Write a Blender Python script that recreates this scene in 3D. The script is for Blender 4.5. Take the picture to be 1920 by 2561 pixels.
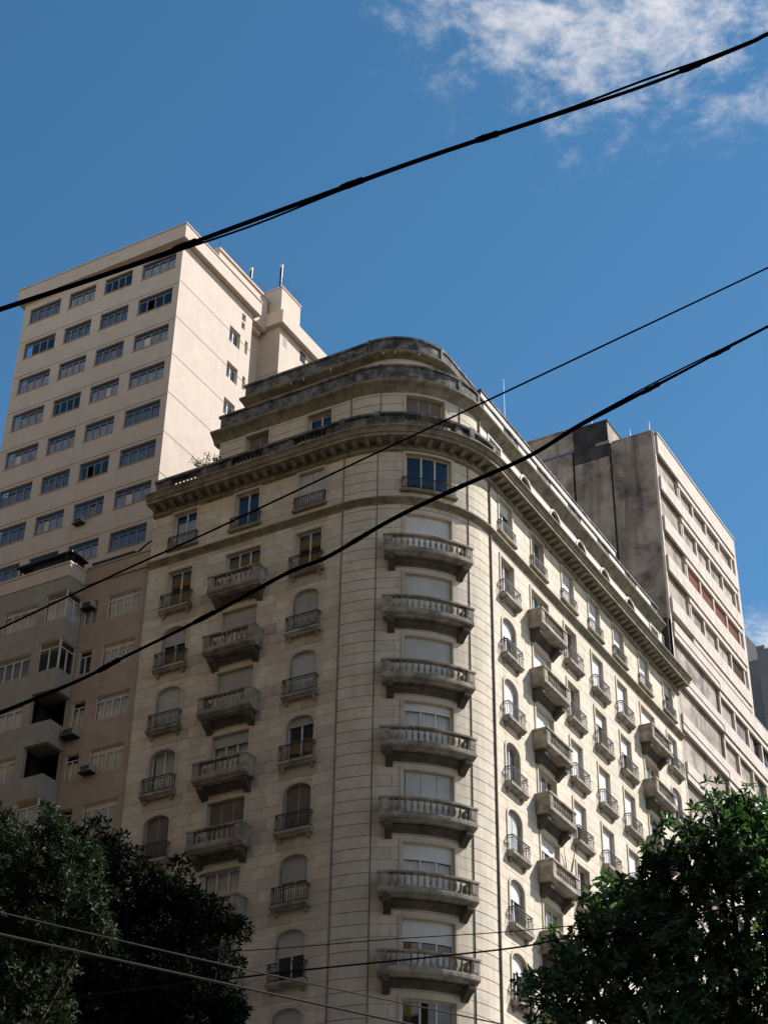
import bpy, bmesh, math, random
import numpy as np
from mathutils import Matrix, Vector
rnd = random.Random(11)
PI = math.pi
sc = bpy.context.scene
for o in list(bpy.data.objects): bpy.data.objects.remove(o)
COL = sc.collection

# ------------------------------------------------------------------ camera
cam_d = bpy.data.cameras.new('camera'); cam = bpy.data.objects.new('camera', cam_d); COL.objects.link(cam)
cam_d.sensor_fit = 'VERTICAL'; cam_d.sensor_height = 24.0; cam_d.lens = 4231.3 / 2561 * 24.0
cam_d.clip_start = 0.1; cam_d.clip_end = 5000
CAM = Vector((30.130, -57.247, 1.600))
cr = Vector((0.8704470, 0.4920643, 0.0139523)); cu = Vector((0.2632238, -0.4892117, 0.8314957)); cd = Vector((-0.4159750, 0.7201004, 0.5553559))
cam.matrix_world = Matrix(((cr.x, cu.x, -cd.x, CAM.x), (cr.y, cu.y, -cd.y, CAM.y), (cr.z, cu.z, -cd.z, CAM.z), (0, 0, 0, 1)))
sc.camera = cam
sc.render.resolution_x = 767; sc.render.resolution_y = 1024

# ------------------------------------------------------------------ light and exposure
SUN = Vector((1.0, 1.13, 1.40)).normalized()
SUN_STRENGTH = 5.0; SKY_STRENGTH = 0.089; EXPOSURE = 0.62
sl = bpy.data.lights.new('sun', 'SUN'); sl.energy = SUN_STRENGTH; sl.angle = math.radians(0.53); sl.color = (1.0, 0.965, 0.95)
so = bpy.data.objects.new('sun', sl); COL.objects.link(so); so.rotation_euler = SUN.to_track_quat('Z', 'Y').to_euler(); so.location = (60, 60, 120)
vs = sc.view_settings; vs.view_transform = 'Standard'; vs.look = 'None'; vs.exposure = EXPOSURE; vs.gamma = 1.0; vs.use_curve_mapping = False

world = bpy.data.worlds.new('World'); sc.world = world; world.use_nodes = True
wn = world.node_tree.nodes; wl = world.node_tree.links; wn.clear()
def N(nt, typ, **kw):
    n = nt.nodes.new(typ)
    for k, v in kw.items():
        if k.startswith('i_'): n.inputs[k[2:]].default_value = v
        else: setattr(n, k, v)
    return n
W = world.node_tree
wout = N(W, 'ShaderNodeOutputWorld'); bg = N(W, 'ShaderNodeBackground'); bg.inputs[1].default_value = SKY_STRENGTH
sky = N(W, 'ShaderNodeTexSky', sky_type='NISHITA'); sky.sun_disc = False
sky.sun_elevation = math.asin(SUN.z); sky.sun_rotation = math.atan2(SUN.x, SUN.y)
sky.altitude = 700; sky.air_density = 1.0; sky.dust_density = 0.2; sky.ozone_density = 2.0
tc = N(W, 'ShaderNodeTexCoord')
def math_n(nt, op, a, b=None, clamp=False):
    m = nt.nodes.new('ShaderNodeMath'); m.operation = op; m.use_clamp = clamp
    for i, v in enumerate((a, b)):
        if v is None: continue
        if isinstance(v, (int, float)): m.inputs[i].default_value = v
        else: nt.links.new(v, m.inputs[i])
    return m.outputs[0]
def sstep(nt, v, a, b):
    m = nt.nodes.new('ShaderNodeMapRange'); m.interpolation_type = 'SMOOTHSTEP'
    nt.links.new(v, m.inputs[0]); m.inputs[1].default_value = a; m.inputs[2].default_value = b
    return m.outputs[0]
# cloud layer: ripples of altocumulus seen by direction, projected on a high flat sheet
sepw = N(W, 'ShaderNodeSeparateXYZ'); wl.new(tc.outputs['Generated'], sepw.inputs[0])
zc = math_n(W, 'MAXIMUM', sepw.outputs[2], 0.05)
px = math_n(W, 'DIVIDE', sepw.outputs[0], zc); py = math_n(W, 'DIVIDE', sepw.outputs[1], zc)
cmb = N(W, 'ShaderNodeCombineXYZ'); wl.new(px, cmb.inputs[0]); wl.new(py, cmb.inputs[1])
n1 = N(W, 'ShaderNodeTexNoise', noise_dimensions='3D'); n1.inputs['Scale'].default_value = 24.0; n1.inputs['Detail'].default_value = 9; n1.inputs['Roughness'].default_value = 0.68; n1.inputs['Distortion'].default_value = 0.25
wl.new(cmb.outputs[0], n1.inputs['Vector'])
n2 = N(W, 'ShaderNodeTexNoise'); n2.inputs['Scale'].default_value = 8.0; n2.inputs['Detail'].default_value = 3
wl.new(cmb.outputs[0], n2.inputs['Vector'])
nvec = (cd + cr * 0.165 + cu * 0.45).normalized()       # where the cloud field drifts, high to the right of the corner building
dotn = N(W, 'ShaderNodeVectorMath', operation='DOT_PRODUCT'); wl.new(tc.outputs['Generated'], dotn.inputs[0]); dotn.inputs[1].default_value = nvec
edge = sstep(W, dotn.outputs['Value'], 0.967, 0.990)
low = sstep(W, sepw.outputs[2], 0.515, 0.47)
zone = math_n(W, 'MAXIMUM', edge, low)
dens = math_n(W, 'ADD', math_n(W, 'MULTIPLY', n1.outputs[0], 0.75), math_n(W, 'MULTIPLY', n2.outputs[0], 0.4))
dens = math_n(W, 'ADD', dens, math_n(W, 'ADD', math_n(W, 'MULTIPLY', zone, 0.22), math_n(W, 'MULTIPLY', low, 0.12)))
cmask = math_n(W, 'MULTIPLY', sstep(W, dens, 0.66, 0.98), 0.7)
cmask = math_n(W, 'MULTIPLY', cmask, zone)
mixc = N(W, 'ShaderNodeMix', data_type='RGBA'); wl.new(cmask, mixc.inputs[0]); hs = N(W, 'ShaderNodeHueSaturation'); hs.inputs['Saturation'].default_value = 1.22; hs.inputs['Hue'].default_value = 0.488; wl.new(sky.outputs[0], hs.inputs['Color']); wl.new(hs.outputs[0], mixc.inputs[6]); mixc.inputs[7].default_value = (7.6, 7.3, 7.1, 1)
wl.new(mixc.outputs[2], bg.inputs[0]); wl.new(bg.outputs[0], wout.inputs[0])

# ------------------------------------------------------------------ materials
MATS = {}
def mat(name, base, rough=0.85, var=0.10, grime=0.0, grime_col=(0.035, 0.033, 0.030), streak=0.0, metallic=0.0, spec=0.3, attr=0.0, scale=1.0, bump=0.0, glo=0.52):
    m = bpy.data.materials.new(name); m.use_nodes = True; nt = m.node_tree; nt.nodes.clear()
    out = N(nt, 'ShaderNodeOutputMaterial'); b = N(nt, 'ShaderNodeBsdfPrincipled'); nt.links.new(b.outputs[0], out.inputs[0])
    b.inputs['Roughness'].default_value = rough; b.inputs['Metallic'].default_value = metallic; b.inputs['Specular IOR Level'].default_value = spec
    geo = N(nt, 'ShaderNodeNewGeometry')
    na = N(nt, 'ShaderNodeTexNoise'); na.inputs['Scale'].default_value = 0.9 * scale; na.inputs['Detail'].default_value = 8; na.inputs['Roughness'].default_value = 0.65
    nt.links.new(geo.outputs['Position'], na.inputs['Vector'])
    col = N(nt, 'ShaderNodeMix', data_type='RGBA')
    col.inputs[6].default_value = tuple(c * (1 - var) for c in base) + (1,); col.inputs[7].default_value = tuple(min(1, c * (1 + var)) for c in base) + (1,)
    nt.links.new(sstep(nt, na.outputs[0], 0.3, 0.7), col.inputs[0]); cur = col.outputs[2]
    if attr:
        at = N(nt, 'ShaderNodeAttribute', attribute_name='tone')
        hsv = N(nt, 'ShaderNodeMix', data_type='RGBA', blend_type='MULTIPLY'); hsv.inputs[0].default_value = attr
        nt.links.new(cur, hsv.inputs[6]); nt.links.new(at.outputs['Color'], hsv.inputs[7]); cur = hsv.outputs[2]
    if streak:
        mp = N(nt, 'ShaderNodeMapping'); mp.inputs['Scale'].default_value = (2.2 * scale, 2.2 * scale, 0.16 * scale); nt.links.new(geo.outputs['Position'], mp.inputs[0])
        ns = N(nt, 'ShaderNodeTexNoise'); ns.inputs['Scale'].default_value = 1.0; ns.inputs['Detail'].default_value = 6; ns.inputs['Roughness'].default_value = 0.6; nt.links.new(mp.outputs[0], ns.inputs['Vector'])
        mx = N(nt, 'ShaderNodeMix', data_type='RGBA'); mx.inputs[7].default_value = grime_col + (1,); nt.links.new(cur, mx.inputs[6])
        nt.links.new(math_n(nt, 'MULTIPLY', sstep(nt, ns.outputs[0], 0.5, 0.78), streak), mx.inputs[0]); cur = mx.outputs[2]
    if grime:
        ng = N(nt, 'ShaderNodeTexNoise'); ng.inputs['Scale'].default_value = 1.7 * scale; ng.inputs['Detail'].default_value = 10; ng.inputs['Roughness'].default_value = 0.72; ng.inputs['Distortion'].default_value = 0.4
        nt.links.new(geo.outputs['Position'], ng.inputs['Vector'])
        mx = N(nt, 'ShaderNodeMix', data_type='RGBA'); mx.inputs[7].default_value = grime_col + (1,); nt.links.new(cur, mx.inputs[6])
        nt.links.new(math_n(nt, 'MULTIPLY', sstep(nt, ng.outputs[0], glo - 0.14, glo + 0.16), grime), mx.inputs[0]); cur = mx.outputs[2]
    nt.links.new(cur, b.inputs['Base Color'])
    if bump:
        nb = N(nt, 'ShaderNodeTexNoise'); nb.inputs['Scale'].default_value = 14 * scale; nb.inputs['Detail'].default_value = 5; nt.links.new(geo.outputs['Position'], nb.inputs['Vector'])
        bp = N(nt, 'ShaderNodeBump'); bp.inputs['Strength'].default_value = bump; bp.inputs['Distance'].default_value = 0.03
        nt.links.new(nb.outputs[0], bp.inputs['Height']); nt.links.new(bp.outputs[0], b.inputs['Normal'])
    MATS[name] = m; return m
def glass_mat(name, tint=(0.95, 0.96, 0.96), f0=0.05):
    m = bpy.data.materials.new(name); m.use_nodes = True; nt = m.node_tree; nt.nodes.clear()
    out = N(nt, 'ShaderNodeOutputMaterial'); t = N(nt, 'ShaderNodeBsdfTransparent'); g = N(nt, 'ShaderNodeBsdfGlossy'); mx = N(nt, 'ShaderNodeMixShader'); lw = N(nt, 'ShaderNodeLayerWeight')
    t.inputs[0].default_value = tint + (1,); g.inputs['Roughness'].default_value = 0.03; lw.inputs[0].default_value = 0.5
    fac = math_n(nt, 'ADD', math_n(nt, 'MULTIPLY', math_n(nt, 'POWER', lw.outputs['Facing'], 5.0), 1 - f0), f0)
    nt.links.new(fac, mx.inputs[0]); nt.links.new(t.outputs[0], mx.inputs[1]); nt.links.new(g.outputs[0], mx.inputs[2]); nt.links.new(mx.outputs[0], out.inputs[0])
    MATS[name] = m; return m
STONE = mat('limestone', (0.67, 0.585, 0.455), 0.9, 0.08, grime=0.42, grime_col=(0.45, 0.37, 0.265), streak=0.42, attr=1.0, bump=0.25)
MORTAR = mat('mortar', (0.40, 0.34, 0.27), 0.95, 0.15)
TRIM = mat('weathered_trim_stone', (0.30, 0.255, 0.175), 0.9, 0.15, grime=0.75, grime_col=(0.085, 0.078, 0.058), streak=0.5, bump=0.3)
SOOT = mat('sooty_parapet_stone', (0.26, 0.24, 0.215), 0.92, 0.2, grime=0.92, grime_col=(0.032, 0.033, 0.034), streak=0.8, bump=0.3, glo=0.47)
BALC = mat('balcony_cast_stone', (0.42, 0.36, 0.28), 0.9, 0.2, grime=0.75, grime_col=(0.10, 0.095, 0.08), streak=0.4, bump=0.3, glo=0.5)
BALCD = mat('sooty_shaded_corbel_stone', (0.12, 0.102, 0.076), 0.92, 0.2, grime=0.8, grime_col=(0.05, 0.045, 0.035), streak=0.5, bump=0.3)  # dark tone holds both soot and the shade under the balconies
PLASTER = mat('attic_plaster', (0.68, 0.62, 0.55), 0.9, 0.07, grime=0.2, grime_col=(0.3, 0.26, 0.2), streak=0.2)
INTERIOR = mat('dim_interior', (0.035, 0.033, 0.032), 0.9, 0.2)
IRON = mat('wrought_iron', (0.03, 0.032, 0.03), 0.6, 0.2, grime=0.3, grime_col=(0.09, 0.06, 0.04))
PIPE = mat('rusty_downpipe', (0.15, 0.115, 0.09), 0.7, 0.25)
PIPEL = mat('painted_downpipe', (0.27, 0.23, 0.18), 0.8, 0.2, streak=0.4)
FRAME = mat('painted_window_frame', (0.62, 0.60, 0.56), 0.6, 0.08, grime=0.2, grime_col=(0.25, 0.23, 0.2))
SHUT = mat('roller_shutter_slats', (0.52, 0.52, 0.49), 0.7, 0.08, grime=0.2, grime_col=(0.3, 0.28, 0.24))
SHUTC = mat('faded_roller_shutter_slats', (0.42, 0.41, 0.37), 0.75, 0.1, streak=0.3, grime_col=(0.25, 0.21, 0.16))
SHUTW = mat('white_roller_shutter_slats', (0.66, 0.65, 0.62), 0.7, 0.06)
SHUTA = mat('dark_green_louvre', (0.026, 0.026, 0.018), 0.85, 0.15)
SHUTB = mat('brown_louvre_slats', (0.17, 0.145, 0.115), 0.8, 0.15, streak=0.3)
CURT = mat('net_curtain', (0.62, 0.60, 0.58), 0.95, 0.15)
CURTB = mat('blue_grey_blind', (0.26, 0.28, 0.31), 0.9, 0.12)
GLASS = glass_mat('window_glass', (0.94, 0.95, 0.95), 0.05); GLASSD = glass_mat('dark_window_glass', (0.88, 0.89, 0.90), 0.055); GLASSR = glass_mat('mirror_tint_glass', (0.86, 0.90, 0.93), 0.48); GLASSC = glass_mat('smoked_window_glass', (0.42, 0.44, 0.47), 0.10)
TPAINT = mat('pale_pink_render', (0.605, 0.505, 0.41), 0.9, 0.05, streak=0.26, grime_col=(0.40, 0.325, 0.255), grime=0.16, bump=0.12)
TGROOVE = mat('dark_joint_filler', (0.14, 0.10, 0.075), 0.9, 0.1)
LPAINT = mat('brown_beige_render', (0.44, 0.345, 0.26), 0.92, 0.08, streak=0.22, grime_col=(0.20, 0.16, 0.125), grime=0.15, bump=0.15)
GPAINT = mat('grey_render', (0.35, 0.315, 0.26), 0.92, 0.08, streak=0.25, grime_col=(0.13, 0.13, 0.12), grime=0.15)
ALU = mat('dull_aluminium_frame', (0.27, 0.27, 0.27), 0.5, 0.08, metallic=0.2)
DARKP = mat('black_awning_metal', (0.02, 0.02, 0.02), 0.5, 0.1)
CONC = mat('stained_concrete_wall', (0.40, 0.335, 0.27), 0.95, 0.22, streak=0.9, grime=0.85, grime_col=(0.045, 0.044, 0.046), scale=0.32, bump=0.35, glo=0.55)
CONCD = mat('blackened_concrete', (0.07, 0.068, 0.066), 0.95, 0.3, streak=0.7, grime=0.8, grime_col=(0.018, 0.018, 0.02), scale=0.5, glo=0.45)
BLUESTRIP = mat('blue_painted_flashing', (0.12, 0.16, 0.30), 0.7, 0.2)
CFACE = mat('cream_stone_cladding', (0.58, 0.50, 0.42), 0.85, 0.10, streak=0.35, grime=0.30, grime_col=(0.33, 0.26, 0.20), scale=1.4)
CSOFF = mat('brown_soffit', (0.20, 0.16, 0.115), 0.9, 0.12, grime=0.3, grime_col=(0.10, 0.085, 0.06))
TERRA = mat('terracotta_blind', (0.36, 0.15, 0.095), 0.85, 0.1)
BROWNP = mat('brown_blind', (0.15, 0.085, 0.06), 0.85, 0.15)
GREYFAR = mat('grey_blue_render', (0.17, 0.18, 0.20), 0.9, 0.08)
PALEFAR = mat('pale_render', (0.5, 0.46, 0.42), 0.9, 0.06)
ASPH = mat('asphalt', (0.05, 0.05, 0.05), 0.95, 0.2, bump=0.3); PAVE = mat('paving', (0.16, 0.155, 0.145), 0.95, 0.15); GROUNDM = mat('city_ground', (0.07, 0.07, 0.065), 0.95, 0.2)
RUBBER = mat('black_cable_sheath', (0.006, 0.006, 0.0065), 0.8, 0.1, spec=0.08)
WIRE = mat('weathered_steel_wire', (0.22, 0.20, 0.17), 0.5, 0.15, metallic=0.6)
BARK = mat('tree_bark', (0.06, 0.05, 0.04), 0.95, 0.3, bump=0.5)
POT = mat('clay_pot', (0.2, 0.1, 0.06), 0.9, 0.15)
ACW = mat('aged_white_casing', (0.42, 0.41, 0.38), 0.6, 0.1, grime=0.4, grime_col=(0.15, 0.13, 0.1))
def leaf_mat(name, base, rough, trans, spec=0.5):
    m = bpy.data.materials.new(name); m.use_nodes = True; nt = m.node_tree; nt.nodes.clear()
    out = N(nt, 'ShaderNodeOutputMaterial'); b = N(nt, 'ShaderNodeBsdfPrincipled'); tr = N(nt, 'ShaderNodeBsdfTranslucent'); mx = N(nt, 'ShaderNodeMixShader'); mx.inputs[0].default_value = trans
    at = N(nt, 'ShaderNodeAttribute', attribute_name='tone'); mu = N(nt, 'ShaderNodeMix', data_type='RGBA', blend_type='MULTIPLY'); mu.inputs[0].default_value = 1.0; mu.inputs[6].default_value = base + (1,)
    nt.links.new(at.outputs['Color'], mu.inputs[7]); nt.links.new(mu.outputs[2], b.inputs['Base Color'])
    m2 = N(nt, 'ShaderNodeMix', data_type='RGBA', blend_type='MULTIPLY'); m2.inputs[0].default_value = 1.0; m2.inputs[7].default_value = (1.1, 1.5, 0.6, 1); nt.links.new(mu.outputs[2], m2.inputs[6]); nt.links.new(m2.outputs[2], tr.inputs[0])
    b.inputs['Roughness'].default_value = rough; b.inputs['Specular IOR Level'].default_value = spec
    nt.links.new(b.outputs[0], mx.inputs[1]); nt.links.new(tr.outputs[0], mx.inputs[2]); nt.links.new(mx.outputs[0], out.inputs[0])
    MATS[name] = m; return m
LEAF_R = leaf_mat('glossy_evergreen_leaf', (0.070, 0.122, 0.058), 0.22, 0.30, 0.7)
LEAF_L = leaf_mat('olive_leaf', (0.072, 0.088, 0.060), 0.75, 0.08, 0.03)
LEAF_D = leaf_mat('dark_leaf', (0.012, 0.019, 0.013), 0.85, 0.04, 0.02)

# ------------------------------------------------------------------ mesh helpers
R = 5.2; L = R * PI / 2
def FM(s, w, z):                       # main street front: straight, quarter round, straight
    if s <= 0: return (-R + s, -w, z)
    if s < L:
        t = s / R; return (-R + (R + w) * math.sin(t), R - (R + w) * math.cos(t), z)
    return (w, R + s - L, z)
def FY(Y): return lambda s, w, z: (s, Y - w, z)      # wall that faces -y
def FX(X): return lambda s, w, z: (X + w, s, z)      # wall that faces +x
def cuts(F, s0, s1, step=0.42):
    if F is not FM: return [s0, s1]
    p = {s0, s1}
    for b in (0, L):
        if s0 < b < s1: p.add(b)
    a, b = max(s0, 0), min(s1, L)
    if b > a:
        n = max(1, int(math.ceil((b - a) / step)))
        for i in range(n + 1): p.add(a + (b - a) * i / n)
    return sorted(p)
class MB:
    def __init__(s): s.v = []; s.f = []; s.t = []; s.tone = (1, 1, 1)
    def box(s, F, s0, s1, w0, w1, z0, z1):
        cs = cuts(F, s0, s1); b = len(s.v)
        for c in cs: s.v += [F(c, w0, z0), F(c, w1, z0), F(c, w1, z1), F(c, w0, z1)]
        n = len(cs); f = []
        for i in range(n - 1):
            a = b + 4 * i; e = a + 4
            f += [(a + 1, e + 1, e + 2, a + 2), (a, a + 3, e + 3, e), (a + 3, a + 2, e + 2, e + 3), (a, e, e + 1, a + 1)]
        f += [(b, b + 1, b + 2, b + 3), (b + 4 * n - 4, b + 4 * n - 1, b + 4 * n - 2, b + 4 * n - 3)]
        s.f += f; s.t += [s.tone] * len(f); return s
    def sweep(s, F, prof, s0, s1):     # closed profile of (w, z) run along the front
        cs = cuts(F, s0, s1); b = len(s.v); k = len(prof)
        for c in cs: s.v += [F(c, w, z) for w, z in prof]
        for i in range(len(cs) - 1):
            for j in range(k):
                a = b + k * i; s.f.append((a + j, a + (j + 1) % k, a + k + (j + 1) % k, a + k + j))
        s.f += [tuple(range(b, b + k)), tuple(range(b + k * (len(cs) - 1), b + k * len(cs)))]
        s.t += [s.tone] * (len(s.f) - len(s.t)); return s
    def prism(s, F, poly, w0, w1):     # polygon of (s, z) given depth
        b = len(s.v); k = len(poly)
        s.v += [F(a, w1, z) for a, z in poly] + [F(a, w0, z) for a, z in poly]
        s.f += [tuple(range(b, b + k)), tuple(range(b + 2 * k - 1, b + k - 1, -1))]
        for j in range(k): s.f.append((b + j, b + k + j, b + k + (j + 1) % k, b + (j + 1) % k))
        s.t += [s.tone] * (len(s.f) - len(s.t)); return s
    def tube(s, pts, rad, n=6):
        pts = [Vector(p) for p in pts]; b = len(s.v); rads = rad if isinstance(rad, (list, tuple)) else [rad] * len(pts)
        for i, p in enumerate(pts):
            d = (pts[min(i + 1, len(pts) - 1)] - pts[max(i - 1, 0)]).normalized()
            a = d.cross(Vector((0, 0, 1)));
            if a.length < 1e-3: a = d.cross(Vector((1, 0, 0)))
            a.normalize(); c = d.cross(a)
            for j in range(n):
                g = 2 * PI * j / n; s.v.append(tuple(p + (a * math.cos(g) + c * math.sin(g)) * rads[i]))
        for i in range(len(pts) - 1):
            for j in range(n):
                e = b + n * i; s.f.append((e + j, e + (j + 1) % n, e + n + (j + 1) % n, e + n + j))
        s.f += [tuple(range(b + n - 1, b - 1, -1)), tuple(range(b + n * (len(pts) - 1), b + n * len(pts)))]
        s.t += [s.tone] * (len(s.f) - len(s.t)); return s
    def lathe(s, rings, n=8):
        b = len(s.v)
        for r, z in rings:
            for j in range(n): s.v.append((r * math.cos(2 * PI * j / n), r * math.sin(2 * PI * j / n), z))
        for i in range(len(rings) - 1):
            for j in range(n): e = b + n * i; s.f.append((e + j, e + (j + 1) % n, e + n + (j + 1) % n, e + n + j))
        s.f += [tuple(range(b + n - 1, b - 1, -1)), tuple(range(b + n * (len(rings) - 1), b + n * len(rings)))]
        s.t += [s.tone] * (len(s.f) - len(s.t)); return s
    def mesh(s, name, material, fix=True, tone=False):
        me = bpy.data.meshes.new(name); me.from_pydata(s.v, [], s.f); me.materials.append(material)
        if tone:
            a = me.attributes.new('tone', 'FLOAT_COLOR', 'FACE'); a.data.foreach_set('color', [x for t in s.t for x in (t[0], t[1], t[2], 1.0)])
        if fix:
            bm = bmesh.new(); bm.from_mesh(me); bmesh.ops.recalc_face_normals(bm, faces=bm.faces); bm.to_mesh(me); bm.free()
        return me
    def build(s, name, material, parent=None, fix=True, tone=False):
        return add(name, s.mesh(name, material, fix, tone), parent)
def add(name, me, parent=None, mw=None):
    o = bpy.data.objects.new(name, me); COL.objects.link(o)
    if mw is not None: o.matrix_basis = mw
    if parent is not None:
        o.parent = parent
        if parent.type == 'EMPTY': o.matrix_parent_inverse = parent.matrix_basis.inverted()
    return o
def thing(name, label, cat, loc=(0, 0, 0), group=None):
    o = bpy.data.objects.new(name, None); COL.objects.link(o); o.matrix_basis = Matrix.Translation(loc); o.empty_display_size = 0.5
    return tag(o, label, cat, group)
def tag(o, label, cat, group=None):
    o['label'] = label; o['category'] = cat
    if group: o['group'] = group
    return o
def struct(o): o['kind'] = 'structure'; return o
def place(s, w, z):                    # local x along the front, -y outward
    x, y, zz = FM(s, w, z); t = min(max(s / R, 0), PI / 2)
    return Matrix.Translation((x, y, zz)) @ Matrix.Rotation(t, 4, 'Z')
def LF(s, w, z): return (s, -w, z)
def shade(v=0.12): 
    g = 1 + rnd.uniform(-v, v); h = rnd.uniform(-0.03, 0.03); return (g * (1 + h), g, g * (1 - h))
def wall_with_openings(mb, F, s0, s1, z0, z1, w0, w1, ops):
    zs = sorted({z0, z1} | {z for o in ops for z in o[2:4] if z0 < z < z1})
    for a, b in zip(zs, zs[1:]):
        m = (a + b) / 2; cur = s0
        for o in sorted(o for o in ops if o[2] < m < o[3] and o[1] > s0 and o[0] < s1):
            if o[0] > cur: mb.box(F, cur, o[0], w0, w1, a, b)
            cur = max(cur, o[1])
        if cur < s1: mb.box(F, cur, s1, w0, w1, a, b)

# ------------------------------------------------------------------ ground
g = MB(); g.v = [(-1500, -1500, 0), (1500, -1500, 0), (1500, 1500, 0), (-1500, 1500, 0)]; g.f = [(0, 1, 2, 3)]; g.t = [(1, 1, 1)]; struct(g.build('ground', GROUNDM, fix=False))
def sheet(name, m, x0, x1, y0, y1, z):
    q = MB(); q.v = [(x0, y0, z), (x1, y0, z), (x1, y1, z), (x0, y1, z)]; q.f = [(0, 1, 2, 3)]; q.t = [(1, 1, 1)]; return struct(q.build(name, m, fix=False))
sheet('road', ASPH, -200, 200, -32, -5, 0.004); sheet('road', ASPH, 6, 27, -5, 200, 0.006)
pv = MB(); pv.box(LF, -200, 5, -0.1, 4.6, 0.0, 0.13); pv.box(LF, 0.1, 5, -200, -4.9, 0.0, 0.132); struct(pv.build('pavement', PAVE))

# ================================================================== main corner building
B = thing('corner_apartment_building', 'beige stone apartment building with a rounded corner and stacked stone balconies', 'building', (-8, 15, 0))
SA0 = -11.42; SB1 = L + 25.62; ZR2 = 43.518; H = 3.3; CH = 0.55
COLA = {1: -9.38, 2: -5.62, 3: -1.87}
COLB = {1: L + 1.87, 2: L + 5.62, 3: L + 9.38, 4: L + 12.88, 5: L + 16.27, 6: L + 20.02, 7: L + 23.78}
SC = R * math.radians(46.8)
def rowz(r): return ZR2 - (r - 2) * H
OPS = []       # (s0, s1, z0, z1, arch, id)
def op(s, wd, z0, z1, arch, ident): OPS.append((s - wd / 2, s + wd / 2, z0, z1, arch, ident))
for side, cols in (('A', COLA), ('B', COLB)):
    for c, s in cols.items():
        balc = (side == 'A' and c == 2) or (side == 'B' and c in (2, 6))
        op(s, 1.46, 47.37, 49.48, 0, (side, c, 1))
        for r in range(2, 10):
            z = rowz(r); arch = 0.42 if ((side == 'A' and c in (1, 3)) or (side == 'B' and c in (1, 7))) and r >= 3 else 0
            op(s, 2.05 if balc else 1.46, z + 0.24, z + 2.46, arch, (side, c, r))
op(SC, 2.32, 47.37, 49.48, 0, ('C', 1, 1))
for r in range(2, 10): op(SC, 2.32, rowz(r) + 0.24, rowz(r) + 2.46, 0, ('C', 1, r))
TOPZ = 49.57; BOT = rowz(9)
w_ = MB(); wall_with_openings(w_, FM, SA0, SB1, BOT, 50.6, -0.45, -0.02, OPS)
w_.build('wall', MORTAR, B)
b_ = MB(); b_.box(FM, SA0, SB1, -0.45, 0.06, 0, 4.6)
k = 0; z = 4.6
while z < BOT - 0.01:
    z2 = min(z + CH, BOT); b_.box(FM, SA0, SB1, -0.45, -0.03, z, z2 - 0.04); b_.box(FM, SA0, SB1, -0.44, -0.07, z2 - 0.04, z2); z = z2
b_.build('lower_wall', STONE, B)
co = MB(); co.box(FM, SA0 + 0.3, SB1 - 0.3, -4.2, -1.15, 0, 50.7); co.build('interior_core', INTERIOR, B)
ew = MB(); ew.box(LF, -16.60, -16.3, -16.0, -0.46, 0, 50.75); ew.box(LF, -16.3, -0.46, -30.80, -30.5, 0, 50.75); ew.build('party_wall', LPAINT, B)
rf = MB(); rf.box(LF, -16.60, -R, -30.8, -0.2, 50.6, 50.76); rf.box(LF, -R, -0.2, -30.8, -R, 50.6, 50.761); rf.build('roof_terrace', PAVE, B)
rf2 = MB(); rf2.box(FM, -8.0, SB1 - 0.3, -4.6, -0.42, 50.63, 50.765); rf2.build('terrace_deck', PAVE, B)

# ashlar facing: every stone its own piece, the 300 that show largest as objects
cand = []
def stones(s0, s1, za, zb, ops, wface, avg, joint, depth, tonev, single=False, zoff=ZR2):
    k0 = int(math.floor((za - zoff) / CH + 1e-6)); k = k0
    while zoff + k * CH < zb - 0.05:
        a = max(za, zoff + k * CH); b = min(zb, zoff + (k + 1) * CH); m = (a + b) / 2; cur = s0; free = []
        for o in sorted(o for o in ops if o[2] - 0.24 < m < o[3] + 0.05 and o[1] > s0 and o[0] < s1):
            if o[0] > cur: free.append((cur, o[0]))
            cur = max(cur, o[1])
        if cur < s1: free.append((cur, s1))
        for f0, f1 in free:
            ln = f1 - f0; n = 1 if single else max(1, int(round(ln / avg + (0.25 if k % 2 else -0.25))))
            edges = [f0 + ln * i / n for i in range(n + 1)]
            for i in range(1, n): edges[i] += rnd.uniform(-0.13, 0.13) * avg + (0.16 * avg if k % 2 else -0.16 * avg)
            for e0, e1 in zip(edges, edges[1:]):
                if e1 - e0 < 0.06: continue
                p = Vector(FM((e0 + e1) / 2, wface, m)); d = p - CAM; t = min(max((e0 + e1) / 2 / R, 0), PI / 2)
                nrm = Vector((math.sin(t), -math.cos(t), 0)); area = (e1 - e0) * (b - a) * max(0, -nrm.dot(d)) / d.length ** 3
                if p.z < 24: area *= 0.3
                tn_ = shade(tonev) if rnd.random() > 0.035 else (1.16, 1.15, 1.14)
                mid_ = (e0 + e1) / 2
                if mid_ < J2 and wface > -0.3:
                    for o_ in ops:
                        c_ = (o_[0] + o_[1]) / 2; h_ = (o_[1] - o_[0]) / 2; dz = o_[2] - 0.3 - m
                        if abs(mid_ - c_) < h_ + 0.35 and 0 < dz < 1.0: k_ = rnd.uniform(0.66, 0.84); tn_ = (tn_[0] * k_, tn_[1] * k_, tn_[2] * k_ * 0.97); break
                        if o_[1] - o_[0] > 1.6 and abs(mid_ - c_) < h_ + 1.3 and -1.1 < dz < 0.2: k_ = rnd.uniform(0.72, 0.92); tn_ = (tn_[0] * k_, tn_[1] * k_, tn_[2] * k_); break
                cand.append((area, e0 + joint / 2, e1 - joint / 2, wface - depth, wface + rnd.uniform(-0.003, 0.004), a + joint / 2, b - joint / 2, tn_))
        k += 1
J1, J2 = R * math.radians(19.2), R * math.radians(70.8)
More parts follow.
